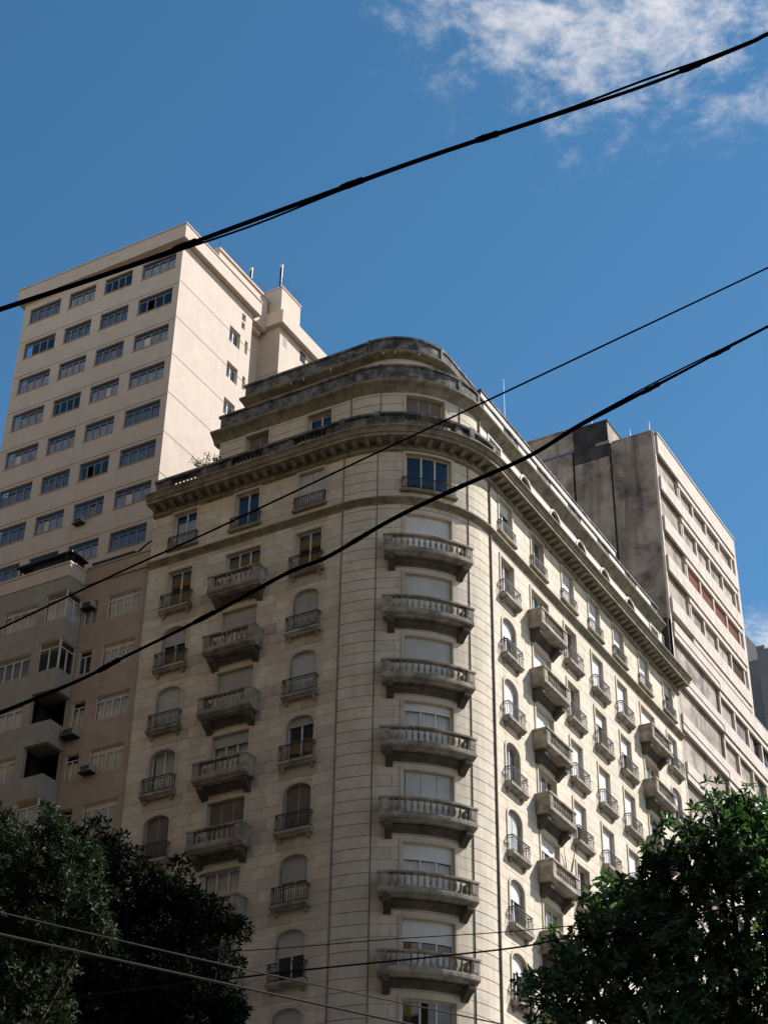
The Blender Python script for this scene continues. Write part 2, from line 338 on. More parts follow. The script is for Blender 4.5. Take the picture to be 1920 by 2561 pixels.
for za, zb in ((BOT, 46.56), (46.80, TOPZ)):
    stones(SA0 + 0.01, -0.03, za, zb, OPS, 0.0, 1.1, 0.017, 0.05, 0.13)
    stones(0.03, J1 - 0.02, za, zb, OPS, 0.012, 1.7, 0.036, 0.08, 0.07, True)
    stones(J1 + 0.02, J2 - 0.02, za, zb, OPS, 0.0, 1.0, 0.02, 0.05, 0.08)
    stones(J2 + 0.02, L - 0.03, za, zb, OPS, 0.012, 1.7, 0.036, 0.08, 0.05, True)
    stones(L + 0.03, SB1 - 0.01, za, zb, OPS, 0.0, 1.25, 0.018, 0.05, 0.05)
ATT = [(COLA[2] - 0.72, COLA[2] + 0.72, 51.0, 53.42, 0, ('T', 2)), (COLA[3] - 0.72, COLA[3] + 0.72, 51.0, 53.42, 0, ('T', 3)), (SC - 1.13, SC + 1.13, 51.0, 53.42, 0, ('T', 9)),
       (COLB[1] - 0.68, COLB[1] + 0.68, 51.0, 53.42, 0, ('T', 11)), (COLB[7] - 0.6, COLB[7] + 0.6, 51.0, 53.42, 0, ('T', 17))]
ATT += [(COLB[c] - 0.62, COLB[c] + 0.62, 51.0, 53.5, 0.62, ('T', 10 + c)) for c in range(2, 7)]
stones(-7.98, -0.03, 50.82, 53.72, ATT, -0.5, 9.0, 0.035, 0.06, 0.06)
stones(0.03, J1 - 0.02, 50.82, 53.72, ATT, -0.49, 9.0, 0.04, 0.07, 0.06, True)
stones(J1 + 0.02, J2 - 0.02, 50.82, 53.72, ATT, -0.5, 3.0, 0.03, 0.06, 0.06)
stones(J2 + 0.02, L - 0.03, 50.82, 53.72, ATT, -0.49, 9.0, 0.04, 0.07, 0.04, True)
cand.sort(key=lambda c: -c[0])
rest = MB()
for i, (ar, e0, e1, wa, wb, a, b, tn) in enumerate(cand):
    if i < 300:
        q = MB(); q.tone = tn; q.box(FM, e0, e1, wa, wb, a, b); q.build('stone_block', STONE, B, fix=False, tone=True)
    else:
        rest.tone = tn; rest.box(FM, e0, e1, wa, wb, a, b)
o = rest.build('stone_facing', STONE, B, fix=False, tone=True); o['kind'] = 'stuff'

# window surrounds, arch fillings, frames, panes, shutters
def arch_pts(s0, s1, z1, rise, n=10):
    c = (s0 + s1) / 2; h = (s1 - s0) / 2
    return [(c - h * math.cos(PI * i / n), z1 - rise + rise * math.sin(PI * i / n)) for i in range(n + 1)]
def surround(s0, s1, z0, z1, rise, w, parent, m=STONE, wid=0.13, proud=0.05):
    q = MB(); q.tone = tuple(x * 0.86 for x in shade(0.05))
    if rise:
        a = arch_pts(s0, s1, z1, rise); bpts = arch_pts(s0 - wid, s1 + wid, z1 + wid, rise + wid * 0.6)
        for i in range(10): q.prism(FM, [a[i], bpts[i], bpts[i + 1], a[i + 1]], w - 0.02, w + proud)
        zs = z1 - rise; q.box(FM, s0 - wid, s0, w - 0.02, w + proud, z0, zs); q.box(FM, s1, s1 + wid, w - 0.02, w + proud, z0, zs)
        for i in range(10):                                              # spandrels of the arched head, full wall depth
            q.prism(FM, [a[i], (a[i][0], z1 + 0.10), (a[i + 1][0], z1 + 0.10), a[i + 1]], w - 0.44, w)
    else:
        q.box(FM, s0 - wid, s0, w - 0.02, w + proud, z0, z1); q.box(FM, s1, s1 + wid, w - 0.02, w + proud, z0, z1); q.box(FM, s0 - wid, s1 + wid, w - 0.02, w + proud + 0.003, z1, z1 + wid)
        q.box(FM, s0, s0 + 0.012, w - 0.43, w + 0.01, z0, z1); q.box(FM, s1 - 0.012, s1, w - 0.43, w + 0.01, z0, z1); q.box(FM, s0 + 0.012, s1 - 0.012, w - 0.43, w + 0.01, z1 - 0.012, z1)
    q.build('window_surround', m, parent, tone=True)
def fill_lintel(mb, s0, s1, z1, w):
    zt = ZR2 + math.ceil((z1 + 0.05 - ZR2) / CH - 1e-6) * CH
    if zt - z1 > 0.02:
        mb = MB(); mb.tone = shade(0.06); mb.box(FM, s0 + 0.01, s1 - 0.01, w - 0.05, w, z1 + 0.005, zt - 0.012); mb.build('lintel', STONE, B, fix=False, tone=True)
lint = None
def pleated(F, s0, s1, w, z0, z1, amp=0.025, per=0.16):
    q = MB(); n = max(4, int((s1 - s0) / per * 2)); b = 0
    for i in range(n + 1):
        ss = s0 + (s1 - s0) * i / n; ww = w + (amp if i % 2 else -amp); q.v += [F(ss, ww, z0), F(ss, ww, z1)]
    for i in range(n): q.f.append((2 * i, 2 * i + 2, 2 * i + 3, 2 * i + 1)); q.t.append((1, 1, 1))
    return q
def slats(F, s0, s1, w, z0, z1, pitch=0.085, thick=0.02):
    q = MB(); n = max(1, int(round((z1 - z0) / pitch)))
    for i in range(n): a = z0 + (z1 - z0) * i / n; b = z0 + (z1 - z0) * (i + 1) / n; q.box(F, s0, s1, w, w + thick, a + 0.008, b)
    q.box(F, s0, s1, w, w + thick * 0.5, z0, z1); return q
def window(parent, F, s0, s1, z0, z1, w, n=2, shut=0.0, shut_mat=None, curtain=None, cz=1.0, frame=None, glass=None, louvre=False, fw=0.065, transom=0.0, tn=None, skip=(), cw=0.10):
    frame = frame or FRAME; glass = glass or GLASS; q = MB()
    q.box(F, s0, s0 + fw, w, w + 0.06, z0, z1); q.box(F, s1 - fw, s1, w, w + 0.06, z0, z1); q.box(F, s0 + fw, s1 - fw, w, w + 0.06, z0, z0 + fw); q.box(F, s0 + fw, s1 - fw, w, w + 0.06, z1 - fw, z1)
    zt = z1 - transom if transom else z1
    if transom: q.box(F, s0 + fw, s1 - fw, w - 0.002, w + 0.055, zt - fw * 0.5, zt + fw * 0.5)
    e = [s0 + fw + (s1 - s0 - 2 * fw) * i / n for i in range(n + 1)]
    for i in range(1, n): q.box(F, e[i] - fw * 0.6, e[i] + fw * 0.6, w + 0.003, w + 0.065, z0 + fw, zt - (fw * 0.5 if transom else fw))
    win = q.build('window', frame, parent, fix=False)
    if louvre:
        for i in range(n):
            sl_ = slats(F, e[i] + 0.03, e[i + 1] - 0.03, w + 0.07, z0 + 0.03, z1 - 0.03, 0.11, 0.025)
            sl_.build('shutter_leaf', shut_mat or SHUTB, win, fix=False)
        return win
    zb = z1 - shut * (z1 - z0)
    for i in range(n):
        if i in skip or zb - z0 < 0.1: continue
        p = MB(); p.box(F, e[i] + 0.002, e[i + 1] - 0.002, w + 0.02, w + 0.03, z0 + fw - 0.004, (zt if transom else z1) - fw * 0.6); p.build('pane', glass, win, fix=False)
    if transom:
        k_ = tn or 2
        for i in range(k_):
            a = s0 + fw + (s1 - s0 - 2 * fw) * i / k_; b = s0 + fw + (s1 - s0 - 2 * fw) * (i + 1) / k_
            p = MB(); p.box(F, a + 0.01, b - 0.01, w + 0.02, w + 0.03, zt + fw * 0.4, z1 - fw * 0.6); p.build('transom_pane', glass, win, fix=False)
    if shut > 0: slats(F, s0 + 0.02, s1 - 0.02, w + 0.075, zb, z1 - 0.005).build('roller_shutter', shut_mat or SHUT, win, fix=False)
    if curtain is not None and shut < 0.97:
        pleated(F, s0 + 0.05, s1 - 0.05, w - cw, z0 + 0.05, z0 + (z1 - z0) * cz - 0.02).build('curtain', curtain, win, fix=False)
    return win
# what each window of the photograph shows: (shutter share, louvre, curtain share)
ST = {('C', 1, 1): (0, 0, 0), ('C', 1, 2): (1, 0, 0), ('C', 1, 3): (1, 0, 0), ('C', 1, 4): (1, 0, 0), ('C', 1, 5): (.18, 0, 1), ('C', 1, 6): (0, 1, 0), ('C', 1, 7): (.32, 0, .7), ('C', 1, 8): (.42, 0, .4), ('C', 1, 9): (0, 0, .5),
      ('A', 3, 1): (0, 1, 0), ('A', 3, 2): (0, 0, 0), ('A', 3, 3): (.82, 0, 0), ('A', 3, 4): (1, 0, 0), ('A', 3, 5): (.2, 0, 0), ('A', 3, 6): (0, 1, 0), ('A', 3, 7): (.52, 0, 1), ('A', 3, 8): (.5, 0, 0), ('A', 3, 9): (.4, 0, 0),
      ('A', 1, 1): (0, 0, .8), ('A', 1, 2): (0, 0, 0), ('A', 1, 3): (.42, 0, 0), ('A', 1, 4): (1, 0, 0), ('A', 1, 5): (0, 0, 1), ('A', 1, 6): (0, 1, 0), ('A', 1, 7): (.3, 0, 0),
      ('A', 2, 1): (0, 0, 0), ('A', 2, 2): (0, 0, .6), ('A', 2, 3): (.45, 0, .8), ('A', 2, 4): (1, 0, 0), ('A', 2, 5): (.25, 0, 1), ('A', 2, 6): (0, 1, 1), ('A', 2, 7): (0, 0, 1), ('A', 2, 8): (.6, 0, 0),
      ('B', 1, 1): (.3, 0, .6), ('B', 1, 2): (0, 0, 1), ('B', 1, 3): (.42, 0, .5), ('B', 1, 4): (.98, 0, 0), ('B', 1, 5): (0, 0, .9), ('B', 1, 6): (0, 1, 0), ('B', 1, 7): (.4, 0, .4), ('B', 1, 8): (.38, 0, 0),
      ('B', 4, 2): (.95, 0, 0), ('B', 4, 3): (.3, 0, .8), ('B', 4, 5): (.9, 0, 0), ('B', 5, 3): (.4, 0, 0), ('B', 5, 5): (.95, 0, 0), ('B', 6, 2): (.8, 0, 0), ('B', 3, 4): (.9, 0, 0), ('B', 2, 4): (.9, 0, 0)}
for s0, s1, z0, z1, arch, ident in OPS:
    side, c, r = ident
    sh, lo, cu_ = ST.get(ident, (rnd.choice((0, 0, .3, .5, .9)), 0, rnd.choice((0, .6, 1))))
    n = 3 if s1 - s0 > 1.6 else 2
    smat = SHUTW if (side == 'B' or (side == 'C' and r in (2, 5, 7, 8))) else SHUT
    if smat is SHUT and rnd.random() < 0.5: smat = SHUTC
    if lo: smat = SHUT if ident in (('A', 3, 1), ('C', 1, 6), ('B', 1, 6)) else SHUTB
    wi = window(B, FM, s0 + 0.014, s1 - 0.014, z0, z1 - 0.014, -0.24, n, sh, smat, CURT if cu_ else None, cu_ or 1, louvre=bool(lo))
    surround(s0, s1, z0, z1, arch, 0.0, wi)
    if z1 < 46.2: fill_lintel(lint, s0, s1, z1 + (0.1 if arch else 0), 0.0)
    else: fill_lintel(lint, s0, s1, z1, 0.0)
# attic storey
aw = MB(); wall_with_openings(aw, FM, -8.0, SB1 - 0.05, 50.78, 53.80, -0.95, -0.53, ATT); aw.build('attic_wall', MORTAR, B)
ap = MB(); wall_with_openings(ap, FM, L + 0.02, SB1 - 0.06, 50.8, 53.78, -0.54, -0.5, ATT); ap.build('attic_plaster_wall', PLASTER, B)
al = MB(); al.box(LF, -13.2, -12.9, -12.0, -0.96, 50.78, 53.8); al.build('attic_end_wall', TRIM, B)
ai = MB(); ai.box(FM, -7.6, SB1 - 0.4, -4.0, -1.6, 50.8, 53.9); ai.build('attic_core', INTERIOR, B)
for s0, s1, z0, z1, arch, ident in ATT:
    c = ident[1]
    if arch: wi = window(B, FM, s0, s1, z0, z1, -0.70, 1, louvre=True, shut_mat=SHUTA)
    else: wi = window(B, FM, s0 + 0.014, s1 - 0.014, z0, z1 - 0.014, -0.83, 3 if s1 - s0 > 1.6 else 2, shut=0.0, louvre=c in (2, 9, 11), shut_mat=SHUTB, curtain=None)
    surround(s0, s1, z0, z1, arch, -0.5, wi, m=PLASTER if c > 10 else STONE)

# mouldings
SA = SA0 + 0.05; SE = SB1 - 0.02
MB().sweep(FM, [(-0.1, 46.50), (0.03, 46.50), (0.06, 46.58), (0.12, 46.62), (0.20, 46.70), (0.27, 46.74), (0.27, 46.82), (0.06, 46.92), (-0.1, 46.92)], SA0, SE).build('string_course', TRIM, B)
MB().sweep(FM, [(-0.4, 49.56), (0.03, 49.56), (0.05, 49.60), (0.13, 49.63), (0.15, 49.72), (0.15, 50.03), (0.78, 50.03), (0.78, 50.20), (0.84, 50.22), (0.87, 50.32), (0.93, 50.42), (1.01, 50.47), (1.01, 50.54), (0.2, 50.80), (-0.4, 50.80)], SA0 + 0.02, SE + 0.1).build('cornice', TRIM, B)
mq = MB(); mq.sweep(LF, [(0.14, 0.33), (0.14, 0.12), (0.30, 0.10), (0.46, 0.14), (0.56, 0.21), (0.66, 0.25), (0.66, 0.33)], -0.105, 0.105); mod_me = mq.mesh('modillion', TRIM)
ns = int((SE - SA) / 0.56)
for i in range(ns):
    s = SA + 0.25 + (SE - SA - 0.5) * i / (ns - 1); add('modillion', mod_me, B, place(s, 0, 49.705))
# roof balustrade on the cornice
bal_prof = [(0.058, 0), (0.058, 0.05), (0.032, 0.09), (0.072, 0.22), (0.060, 0.33), (0.030, 0.47), (0.056, 0.52), (0.056, 0.56)]
bl_me = MB().lathe(bal_prof, 7).mesh('baluster', BALC); bs_me = MB().lathe([(r_, z_ * 1.12) for r_, z_ in bal_prof], 6).mesh('baluster', SOOT)
opens = [(COLA[1], 0.95), (COLA[2], 0.95), (COLA[3], 0.95), (SC, 1.25), (L + 3.75, 0.9), (L + 7.5, 0.9)]
SM = L + 0.6; rb = MB(); rb.box(FM, SA0 + 0.12, SE, -0.08, 0.34, 50.72, 50.96); rb.box(FM, SA0 + 0.10, SM, -0.10, 0.40, 51.58, 51.72); rb.box(FM, SM, SE, -0.10, 0.34, 51.38, 51.50)
cur = SA0 + 0.14
for s, h in opens:
    zz = 51.58 if s < L else 51.38
    rb.box(FM, cur, s - h, -0.04, 0.28, 50.96, zz)
    for e in (s - h - 0.19, s + h + 0.19): rb.box(FM, e - 0.17, e + 0.17, -0.06, 0.32, 50.96, zz)
    cur = s + h
rb.box(FM, cur, SE - 0.02, -0.04, 0.28, 50.96, 51.38)
for e in (0.0, J1, J2, L): rb.box(FM, e - 0.14, e + 0.14, -0.12, 0.41, 50.97, 51.76)
rbo = rb.build('roof_balustrade', SOOT, B)
for s, h in opens[:4]:
    n = int(2 * h / 0.235)
    for i in range(n): add('baluster', bs_me, rbo, place(s - h + 2 * h * (i + 0.5) / n, 0.13, 50.96))
# attic cornice, parapet and the set-back top tier
MB().sweep(FM, [(-0.9, 53.58), (-0.47, 53.58), (-0.46, 53.64), (-0.38, 53.76), (-0.25, 53.91), (-0.10, 54.02), (-0.05, 54.08), (-0.04, 54.18), (-0.42, 54.26), (-0.9, 54.26)], -8.35, SE - 0.75).build('attic_cornice', TRIM, B)
q = MB(); q.box(FM, -8.02, SE - 1.0, -0.85, -0.46, 54.2, 55.20); q.box(FM, -8.12, SE - 0.95, -0.90, -0.38, 55.20, 55.33)
for e in (-0.02, J1, J2, L): q.box(FM, e - 0.12, e + 0.12, -0.92, -0.40, 54.2, 55.37)
apo = q.build('attic_parapet', SOOT, B)
for i in range(6): q = MB(); a_ = L + 0.6 + i * 4.1; q.box(FM, a_, a_ + 2.3, -0.5, -0.425, 54.45, 55.10); q.build('parapet_panel', PLASTER, apo)
q = MB(); q.box(LF, -13.22, -12.85, -12.0, -0.86, 54.2, 55.20); q.box(LF, -13.32, -12.8, -12.0, -0.9, 55.20, 55.33); q.box(LF, -13.55, -12.9, -12.0, -0.8, 53.95, 54.18); q.build('attic_return', SOOT, B)
tw = MB(); tw.box(FM, -7.6, L + 21.8, -2.9, -2.40, 53.9, 57.35); tw.build('upper_wall', PLASTER, B)
tl_ = MB(); tl_.sweep(FM, [(-2.9, 57.26), (-2.38, 57.26), (-2.32, 57.32), (-1.92, 57.36), (-1.86, 57.44), (-1.86, 57.50), (-2.1, 57.56), (-2.9, 57.56)], -7.98, L + 3.4)
tl_.sweep(FM, [(-2.9, 57.255), (-2.38, 57.255), (-2.32, 57.315), (-1.82, 57.355), (-1.76, 57.445), (-1.76, 57.51), (-2.0, 57.565), (-2.9, 57.565)], L + 3.45, L + 22.3); tl_.build('upper_cornice', TRIM, B)
tp = MB(); tp.box(FM, -7.75, -0.06, -2.5, -2.08, 57.52, 58.28); tp.box(FM, -7.84, 0.0, -2.55, -2.0, 58.28, 58.42)
tp.box(FM, 0.0, L + 3.4, -2.6, -2.16, 57.52, 58.40); tp.box(FM, 0.02, L + 3.4, -2.62, -2.10, 58.40, 58.54)
MB().box(FM, L + 3.47, L + 22.1, -2.3, -1.98, 57.58, 58.42).build('parapet_face', PLASTER, B)
tp.box(FM, L + 3.45, L + 22.15, -2.5, -2.0, 57.52, 58.5); tp.box(FM, L + 3.43, L + 22.2, -2.55, -1.93, 58.5, 58.64)
for e in (0.0, L - 1.2): tp.box(FM, e - 0.1, e + 0.1, -2.6, -2.08, 57.53, 58.57)
tp.build('upper_parapet', SOOT, B)
q = MB(); q.box(LF, -12.93, -12.5, -10.0, -2.5, 53.9, 58.28); q.box(LF, -13.03, -12.45, -10.0, -2.52, 58.28, 58.42); q.box(LF, -13.2, -12.55, -10.0, -2.3, 57.32, 57.52); q.build('upper_return', SOOT, B)
tr_ = MB(); tr_.box(FM, -7.4, L + 21.9, -4.5, -2.6, 57.6, 57.8); tr_.build('upper_roof', PAVE, B)
# drip spouts under the upper parapet
dp = MB().lathe([(0.03, 0), (0.03, 0.16)], 6).mesh('drip_spout', PLASTER)
for s in (-4.7, -3.9, -2.2, 1.4, 2.4, 4.4): add('drip_spout', dp, B, place(s, -1.9, 57.22))
# downpipes and vertical joints
for s, r_ in ((-0.01, 0.034), (L + 0.01, 0.062), (J1, 0.016), (J2, 0.024)):
    off = 0.05 if r_ > 0.05 else 0.02
    for za, zb in ((BOT, 46.5), (46.92, 49.58), (50.8, 53.7)):
        ww = off if zb < 50 else off - 0.5
        MB().tube([FM(s, ww, za), FM(s, ww, zb)], r_, 8).build('downpipe', PIPE if s > L * 0.7 else PIPEL, B)
# ------------------------------------------------------------------ balconies
br_prof = [(0.0, -0.86), (0.06, -0.88), (0.12, -0.84), (0.15, -0.76), (0.22, -0.72), (0.25, -0.64), (0.34, -0.58), (0.42, -0.47), (0.52, -0.44), (0.60, -0.34), (0.62, -0.22), (0.58, -0.10), (0.60, 0.0), (0.0, 0.0)]
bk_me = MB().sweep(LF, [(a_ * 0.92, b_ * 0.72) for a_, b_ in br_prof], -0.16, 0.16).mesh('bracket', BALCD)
def balcony(s, hw, w1, z, nb, objs=True, side_open=False):
    q = MB()
    q.sweep(FM, [(-0.02, z - 0.10), (w1 - 0.20, z - 0.10), (w1 - 0.15, z - 0.04), (w1 - 0.05, z + 0.0), (w1 - 0.02, z + 0.04), (w1, z + 0.06), (w1, z + 0.20), (w1 - 0.02, z + 0.22), (-0.02, z + 0.23)], s - hw, s + hw)
    zt = z + 0.93; pw = 0.36
    q.box(FM, s - hw + 0.02, s + hw - 0.02, w1 - 0.22, w1 - 0.015, z + 0.22, z + 0.265)
    q.box(FM, s - hw - 0.02, s + hw + 0.02, w1 - 0.26, w1 + 0.025, zt - 0.09, zt)
    for sg in (-1, 1):
        c = s + sg * (hw - pw / 2 - 0.02); q.box(FM, c - pw / 2, c + pw / 2, w1 - 0.235, w1 - 0.02, z + 0.265, zt - 0.09)
        q.box(FM, c - pw / 2 + 0.07, c + pw / 2 - 0.07, w1 - 0.2, w1 - 0.004, z + 0.35, zt - 0.17)
        e = s + sg * (hw - 0.13); q.box(FM, e - 0.11, e + 0.11, 0.0, w1 - 0.24, z + 0.231, zt - 0.09); q.box(FM, e - 0.14, e + 0.14, 0.0, w1 - 0.26, zt - 0.09, zt - 0.003)
    bo = q.build('balcony', BALC, B)
    a = s - hw + pw + 0.04; b = s + hw - pw - 0.04; me = MB()
    for i in range(nb):
        ss = a + (b - a) * (i + 0.5) / nb
        m = place(ss, w1 - 0.11, z + 0.26) @ Matrix.Diagonal((1, 1, 1.05, 1))
        if objs: add('baluster', bl_me, bo, m)
        else:
            k0 = len(me.v); t_ = MB().lathe(bal_prof, 6); me.v += [tuple(m @ Vector(v)) for v in t_.v]; me.f += [tuple(x + k0 for x in f) for f in t_.f]; me.t += t_.t
    if not objs: me.build('baluster_row', BALC, bo)['kind'] = 'stuff'
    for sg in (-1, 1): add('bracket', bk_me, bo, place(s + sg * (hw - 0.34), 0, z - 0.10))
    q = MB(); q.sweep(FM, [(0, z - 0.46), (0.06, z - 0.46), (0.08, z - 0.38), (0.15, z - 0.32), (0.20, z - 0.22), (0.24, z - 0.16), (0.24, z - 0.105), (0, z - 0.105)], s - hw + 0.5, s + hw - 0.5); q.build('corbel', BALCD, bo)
    return bo
HC = R * math.radians(22.0); SCB = R * math.radians(45.6)
for r in range(2, 10):
    z = rowz(r)
    balcony(SCB, HC, 0.66, z, 13, True)
    balcony(COLA[2], 1.48, 0.78, z, 8, True)
    balcony(COLB[2], 1.48, 0.78, z, 8, r < 9)
    if 2 <= r: balcony(COLB[6], 1.48, 0.78, z, 8, r < 5)
# iron-railed window balconies
def railing(s, hw, w1, z, h, parent):
    q = MB(); t = 0.014
    for zz, th in ((z + h, 0.022), (z + h - 0.12, 0.012), (z + 0.05, 0.014)):
        q.box(FM, s - hw, s + hw, w1 - th, w1 + th, zz - th, zz + th)
        for sg in (-1, 1): q.box(FM, s + sg * hw - th, s + sg * hw + th, 0.0, w1, zz - th * 0.9, zz + th * 0.9)
    n = int(2 * hw / 0.12)
    for i in range(n + 1): ss = s - hw + 2 * hw * i / n; q.box(FM, ss - t * 0.6, ss + t * 0.6, w1 - 0.008, w1 + 0.008, z, z + h)
    for i in range(1, n, 3):                                   # scrolls
        ss = s - hw + 2 * hw * (i + 0.5) / n; pts = [FM(ss + 0.05 * math.cos(a), w1, z + h * 0.45 + 0.11 * math.sin(a)) for a in [x * PI / 4 for x in range(9)]]; q.tube(pts, 0.009, 4)
    for sg in (-1, 1):
        for k_ in range(1, 3): q.box(FM, s + sg * hw - 0.008, s + sg * hw + 0.008, w1 * k_ / 3 - 0.008, w1 * k_ / 3 + 0.008, z, z + h)
        q.tube([FM(s + sg * (hw + 0.05 * math.sin(a)), w1 + 0.05 * math.cos(a), z + h * (0.5 + 0.08 * a)) for a in [x * PI / 4 for x in range(7)]], 0.012, 4)
    q.build('railing', IRON, parent)
def window_balcony(s, z, hw=0.93, w1=0.36):
    q = MB()
    q.sweep(FM, [(-0.02, z - 0.02), (w1 - 0.14, z - 0.02), (w1 - 0.08, z + 0.06), (w1 - 0.01, z + 0.09), (w1, z + 0.11), (w1, z + 0.22), (-0.02, z + 0.24)], s - hw, s + hw)
    for sg in (-1, 1): q.sweep(FM, [(-0.02, z - 0.24), (0.07, z - 0.22), (0.12, z - 0.12), (0.20, z - 0.021), (-0.02, z - 0.021)], s + sg * (hw - 0.2) - 0.08, s + sg * (hw - 0.2) + 0.08)
    o = q.build('window_balcony', BALC, B); railing(s, hw - 0.06, w1 - 0.05, z + 0.235, 0.74, o)
for cols, cs in ((COLA, (1, 3)), (COLB, (1, 3, 4, 5, 7))):
    for c in cs:
        for r in range(2, 10): window_balcony(cols[c], rowz(r))
for s, hw in [(x, 0.86) for x in COLA.values()] + [(x, 0.86) for x in COLB.values()] + [(SC, 1.32)]:
    q = MB(); q.sweep(FM, [(-0.02, 47.22), (0.16, 47.22), (0.20, 47.28), (0.20, 47.37), (-0.02, 47.39)], s - hw - 0.1, s + hw + 0.1); o = q.build('window_ledge', TRIM, B); railing(s, hw, 0.15, 47.385, 0.62, o)

# ================================================================== pale tower with the lower terrace block
T = thing('apartment_tower', 'tall pale pink apartment tower with rows of wide windows over a browner lower block', 'building', (-24, 6, 0))
FT = FY(2.0); FS = FX(-18.25); FL = FY(0.15); FB = FY(-1.1); FBS = FX(-20.80)
TC = [(-29.85, -27.42), (-26.75, -24.70), (-24.02, -21.92), (-21.20, -18.70)]
THEAD = [70.60 - 2.765 * i for i in range(8)]
tops = [(a, b, h - 1.16, h + 0.06) for h in THEAD for a, b in TC]
q = MB(); wall_with_openings(q, FT, -30.35, -18.25, 47.0, 71.6, -0.3, 0.0, tops); q.build('front_wall', TPAINT, T)
sides = []
for i, h in enumerate(THEAD[:7]):
    if i == 0: sides += [(8.45, 8.85, h - 0.6, h - 0.05), (8.45, 8.80, h - 1.25, h - 0.75)]
    else: sides += [(7.28, 8.42, h - 0.32 - 0.0, h + 0.88), (8.95, 9.25, h - 0.15, h + 0.85)]
sides = [(a, b, c, d) for a, b, c, d in sides]
q = MB(); wall_with_openings(q, FS, 2.302, 9.55, 47.0, 71.6, -0.3, 0.0, sides); q.build('side_wall', TPAINT, T)
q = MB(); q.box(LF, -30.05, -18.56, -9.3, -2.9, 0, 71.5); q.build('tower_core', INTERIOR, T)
q = MB()
for h in THEAD[1:]:
    q.box(FT, -30.34, -18.255, -0.01, 0.006, h + 0.24, h + 0.275); q.box(FS, 2.0, 9.55, -0.01, 0.006, h + 0.40, h + 0.44)
q.build('floor_joint', TGROOVE, T)
q = MB(); q.box(LF, -30.75, -17.88, -9.95, -1.62, 71.25, 72.28); q.box(LF, -30.80, -17.83, -10.0, -1.57, 72.28, 72.36); q.build('roof_slab', TPAINT, T)
q = MB(); q.box(LF, -29.5, -19.2, -12.4, -6.8, 72.3, 74.9); q.box(LF, -29.6, -19.1, -12.5, -6.7, 74.9, 75.05); q.build('roof_house', TPAINT, T)
q = MB(); q.box(LF, -30.35, -19.9, -12.67, -9.55, 0, 72.3); q.box(LF, -30.35, -18.25, -40, -12.68, 0, 72.55); q.build('rear_block', TPAINT, T)
q = MB(); q.box(LF, -30.35, -17.85, -40, -12.3, 72.56, 73.62); q.box(LF, -30.35, -19.55, -12.29, -9.56, 72.0, 72.75); q.build('rear_roof_slab', TPAINT, T)
q = MB(); q.box(LF, -22.5, -18.28, -14.95, -12.66, 73.63, 75.9); q.box(LF, -22.55, -18.23, -15.0, -12.61, 75.9, 76.0); q.build('tank_room', TPAINT, T)
q = MB()
for h in THEAD[1:4]: q.box(FX(-18.25), 12.68, 19, -0.01, 0.006, h + 1.0, h + 1.04); q.box(FY(12.68), -19.9, -18.25, -0.01, 0.006, h + 1.0, h + 1.04)
q.build('floor_joint', TGROOVE, T)
for a, b, zc_, zd in ((15.15, 15.75, 71.5, 72.3), (13.2, 13.9, 68.0, 69.2), (15.15, 15.75, 68.6, 69.5)):
    q = MB(); q.box(FX(-18.25), a, b, -0.01, 0.03, zc_, zd); wo = q.build('window', INTERIOR, T); q = MB(); q.box(FX(-18.25), a + 0.05, b - 0.05, 0.03, 0.04, zc_ + 0.05, zd - 0.05); q.build('pane', GLASSD, wo)
for h in (69.2, 66.3): 
    q = MB(); q.box(FX(-19.9), 10.0, 10.7, -0.01, 0.03, h, h + 1.4); wo = q.build('window', INTERIOR, T); q = MB(); q.box(FX(-19.9), 10.05, 10.65, 0.03, 0.04, h + 0.05, h + 1.35); q.build('pane', GLASSD, wo)
q = MB()
for i in range(3):
    for j in range(2): q.box(FX(-18.25), 13.1 + j * 0.24, 13.3 + j * 0.24, 0.0, 0.02, 71.3 + i * 0.26, 71.5 + i * 0.26)
q.build('vent_block', PALEFAR, T)
ci = 0
for ri, h in enumerate(THEAD):
    for (a, b) in TC:
        ci += 1; k_ = rnd.random()
        curt = CURT if k_ < 0.30 else (CURTB if k_ < 0.78 else None)
        wi = window(T, FT, a, b, h - 1.16, h + 0.06, -0.13, 4, curtain=curt, cz=rnd.choice((0.72, 0.72, 0.7)), frame=ALU, glass=GLASSD, fw=0.045, transom=0.3, tn=4 if ri < 2 else 2, skip=((rnd.choice((1, 2)),) if rnd.random() < 0.25 else ()), cw=0.045)
        q = MB(); q.box(FT, a - 0.04, b + 0.04, -0.1, 0.04, h - 1.21, h - 1.161); q.build('window_sill', LPAINT, wi)
for a, b, c, d in sides: window(T, FS, a, b, c, d, -0.22, 2 if b - a > 0.8 else 1, curtain=CURT if b - a > 0.8 else None, frame=FRAME, glass=GLASS, fw=0.06)
# lower block
LH = [45.78 - 2.87 * i for i in range(8)]
lops = []
for h in LH: lops += [(-19.15, -17.12, h - 1.34, h), (-20.60, -19.80, h - 1.34, h)]
q = MB(); wall_with_openings(q, FL, -20.79, -16.63, 0, 46.9, -0.3, 0.0, lops); q.build('lower_front_wall', LPAINT, T)
bops = []; KIND = ['glazed', 'dark', 'open', 'open', 'glazed', 'open', 'glazed', 'open']
for h, kd in zip(LH, KIND):
    bops += [(-24.9, -22.68, h - 1.4, h - 0.08), (-22.22, -20.80, h - 1.38, h + 0.30)]
q = MB(); wall_with_openings(q, FB, -31, -20.80, 0, 46.9, -0.25, 0.0, bops); q.build('bay_front_wall', GPAINT, T)
sops = [(-1.1, 0.13, h - 1.38, h + 0.30) for h in LH]
q = MB(); wall_with_openings(q, FBS, -0.85, 0.14, 0, 46.9, -0.25, 0.0, sops)
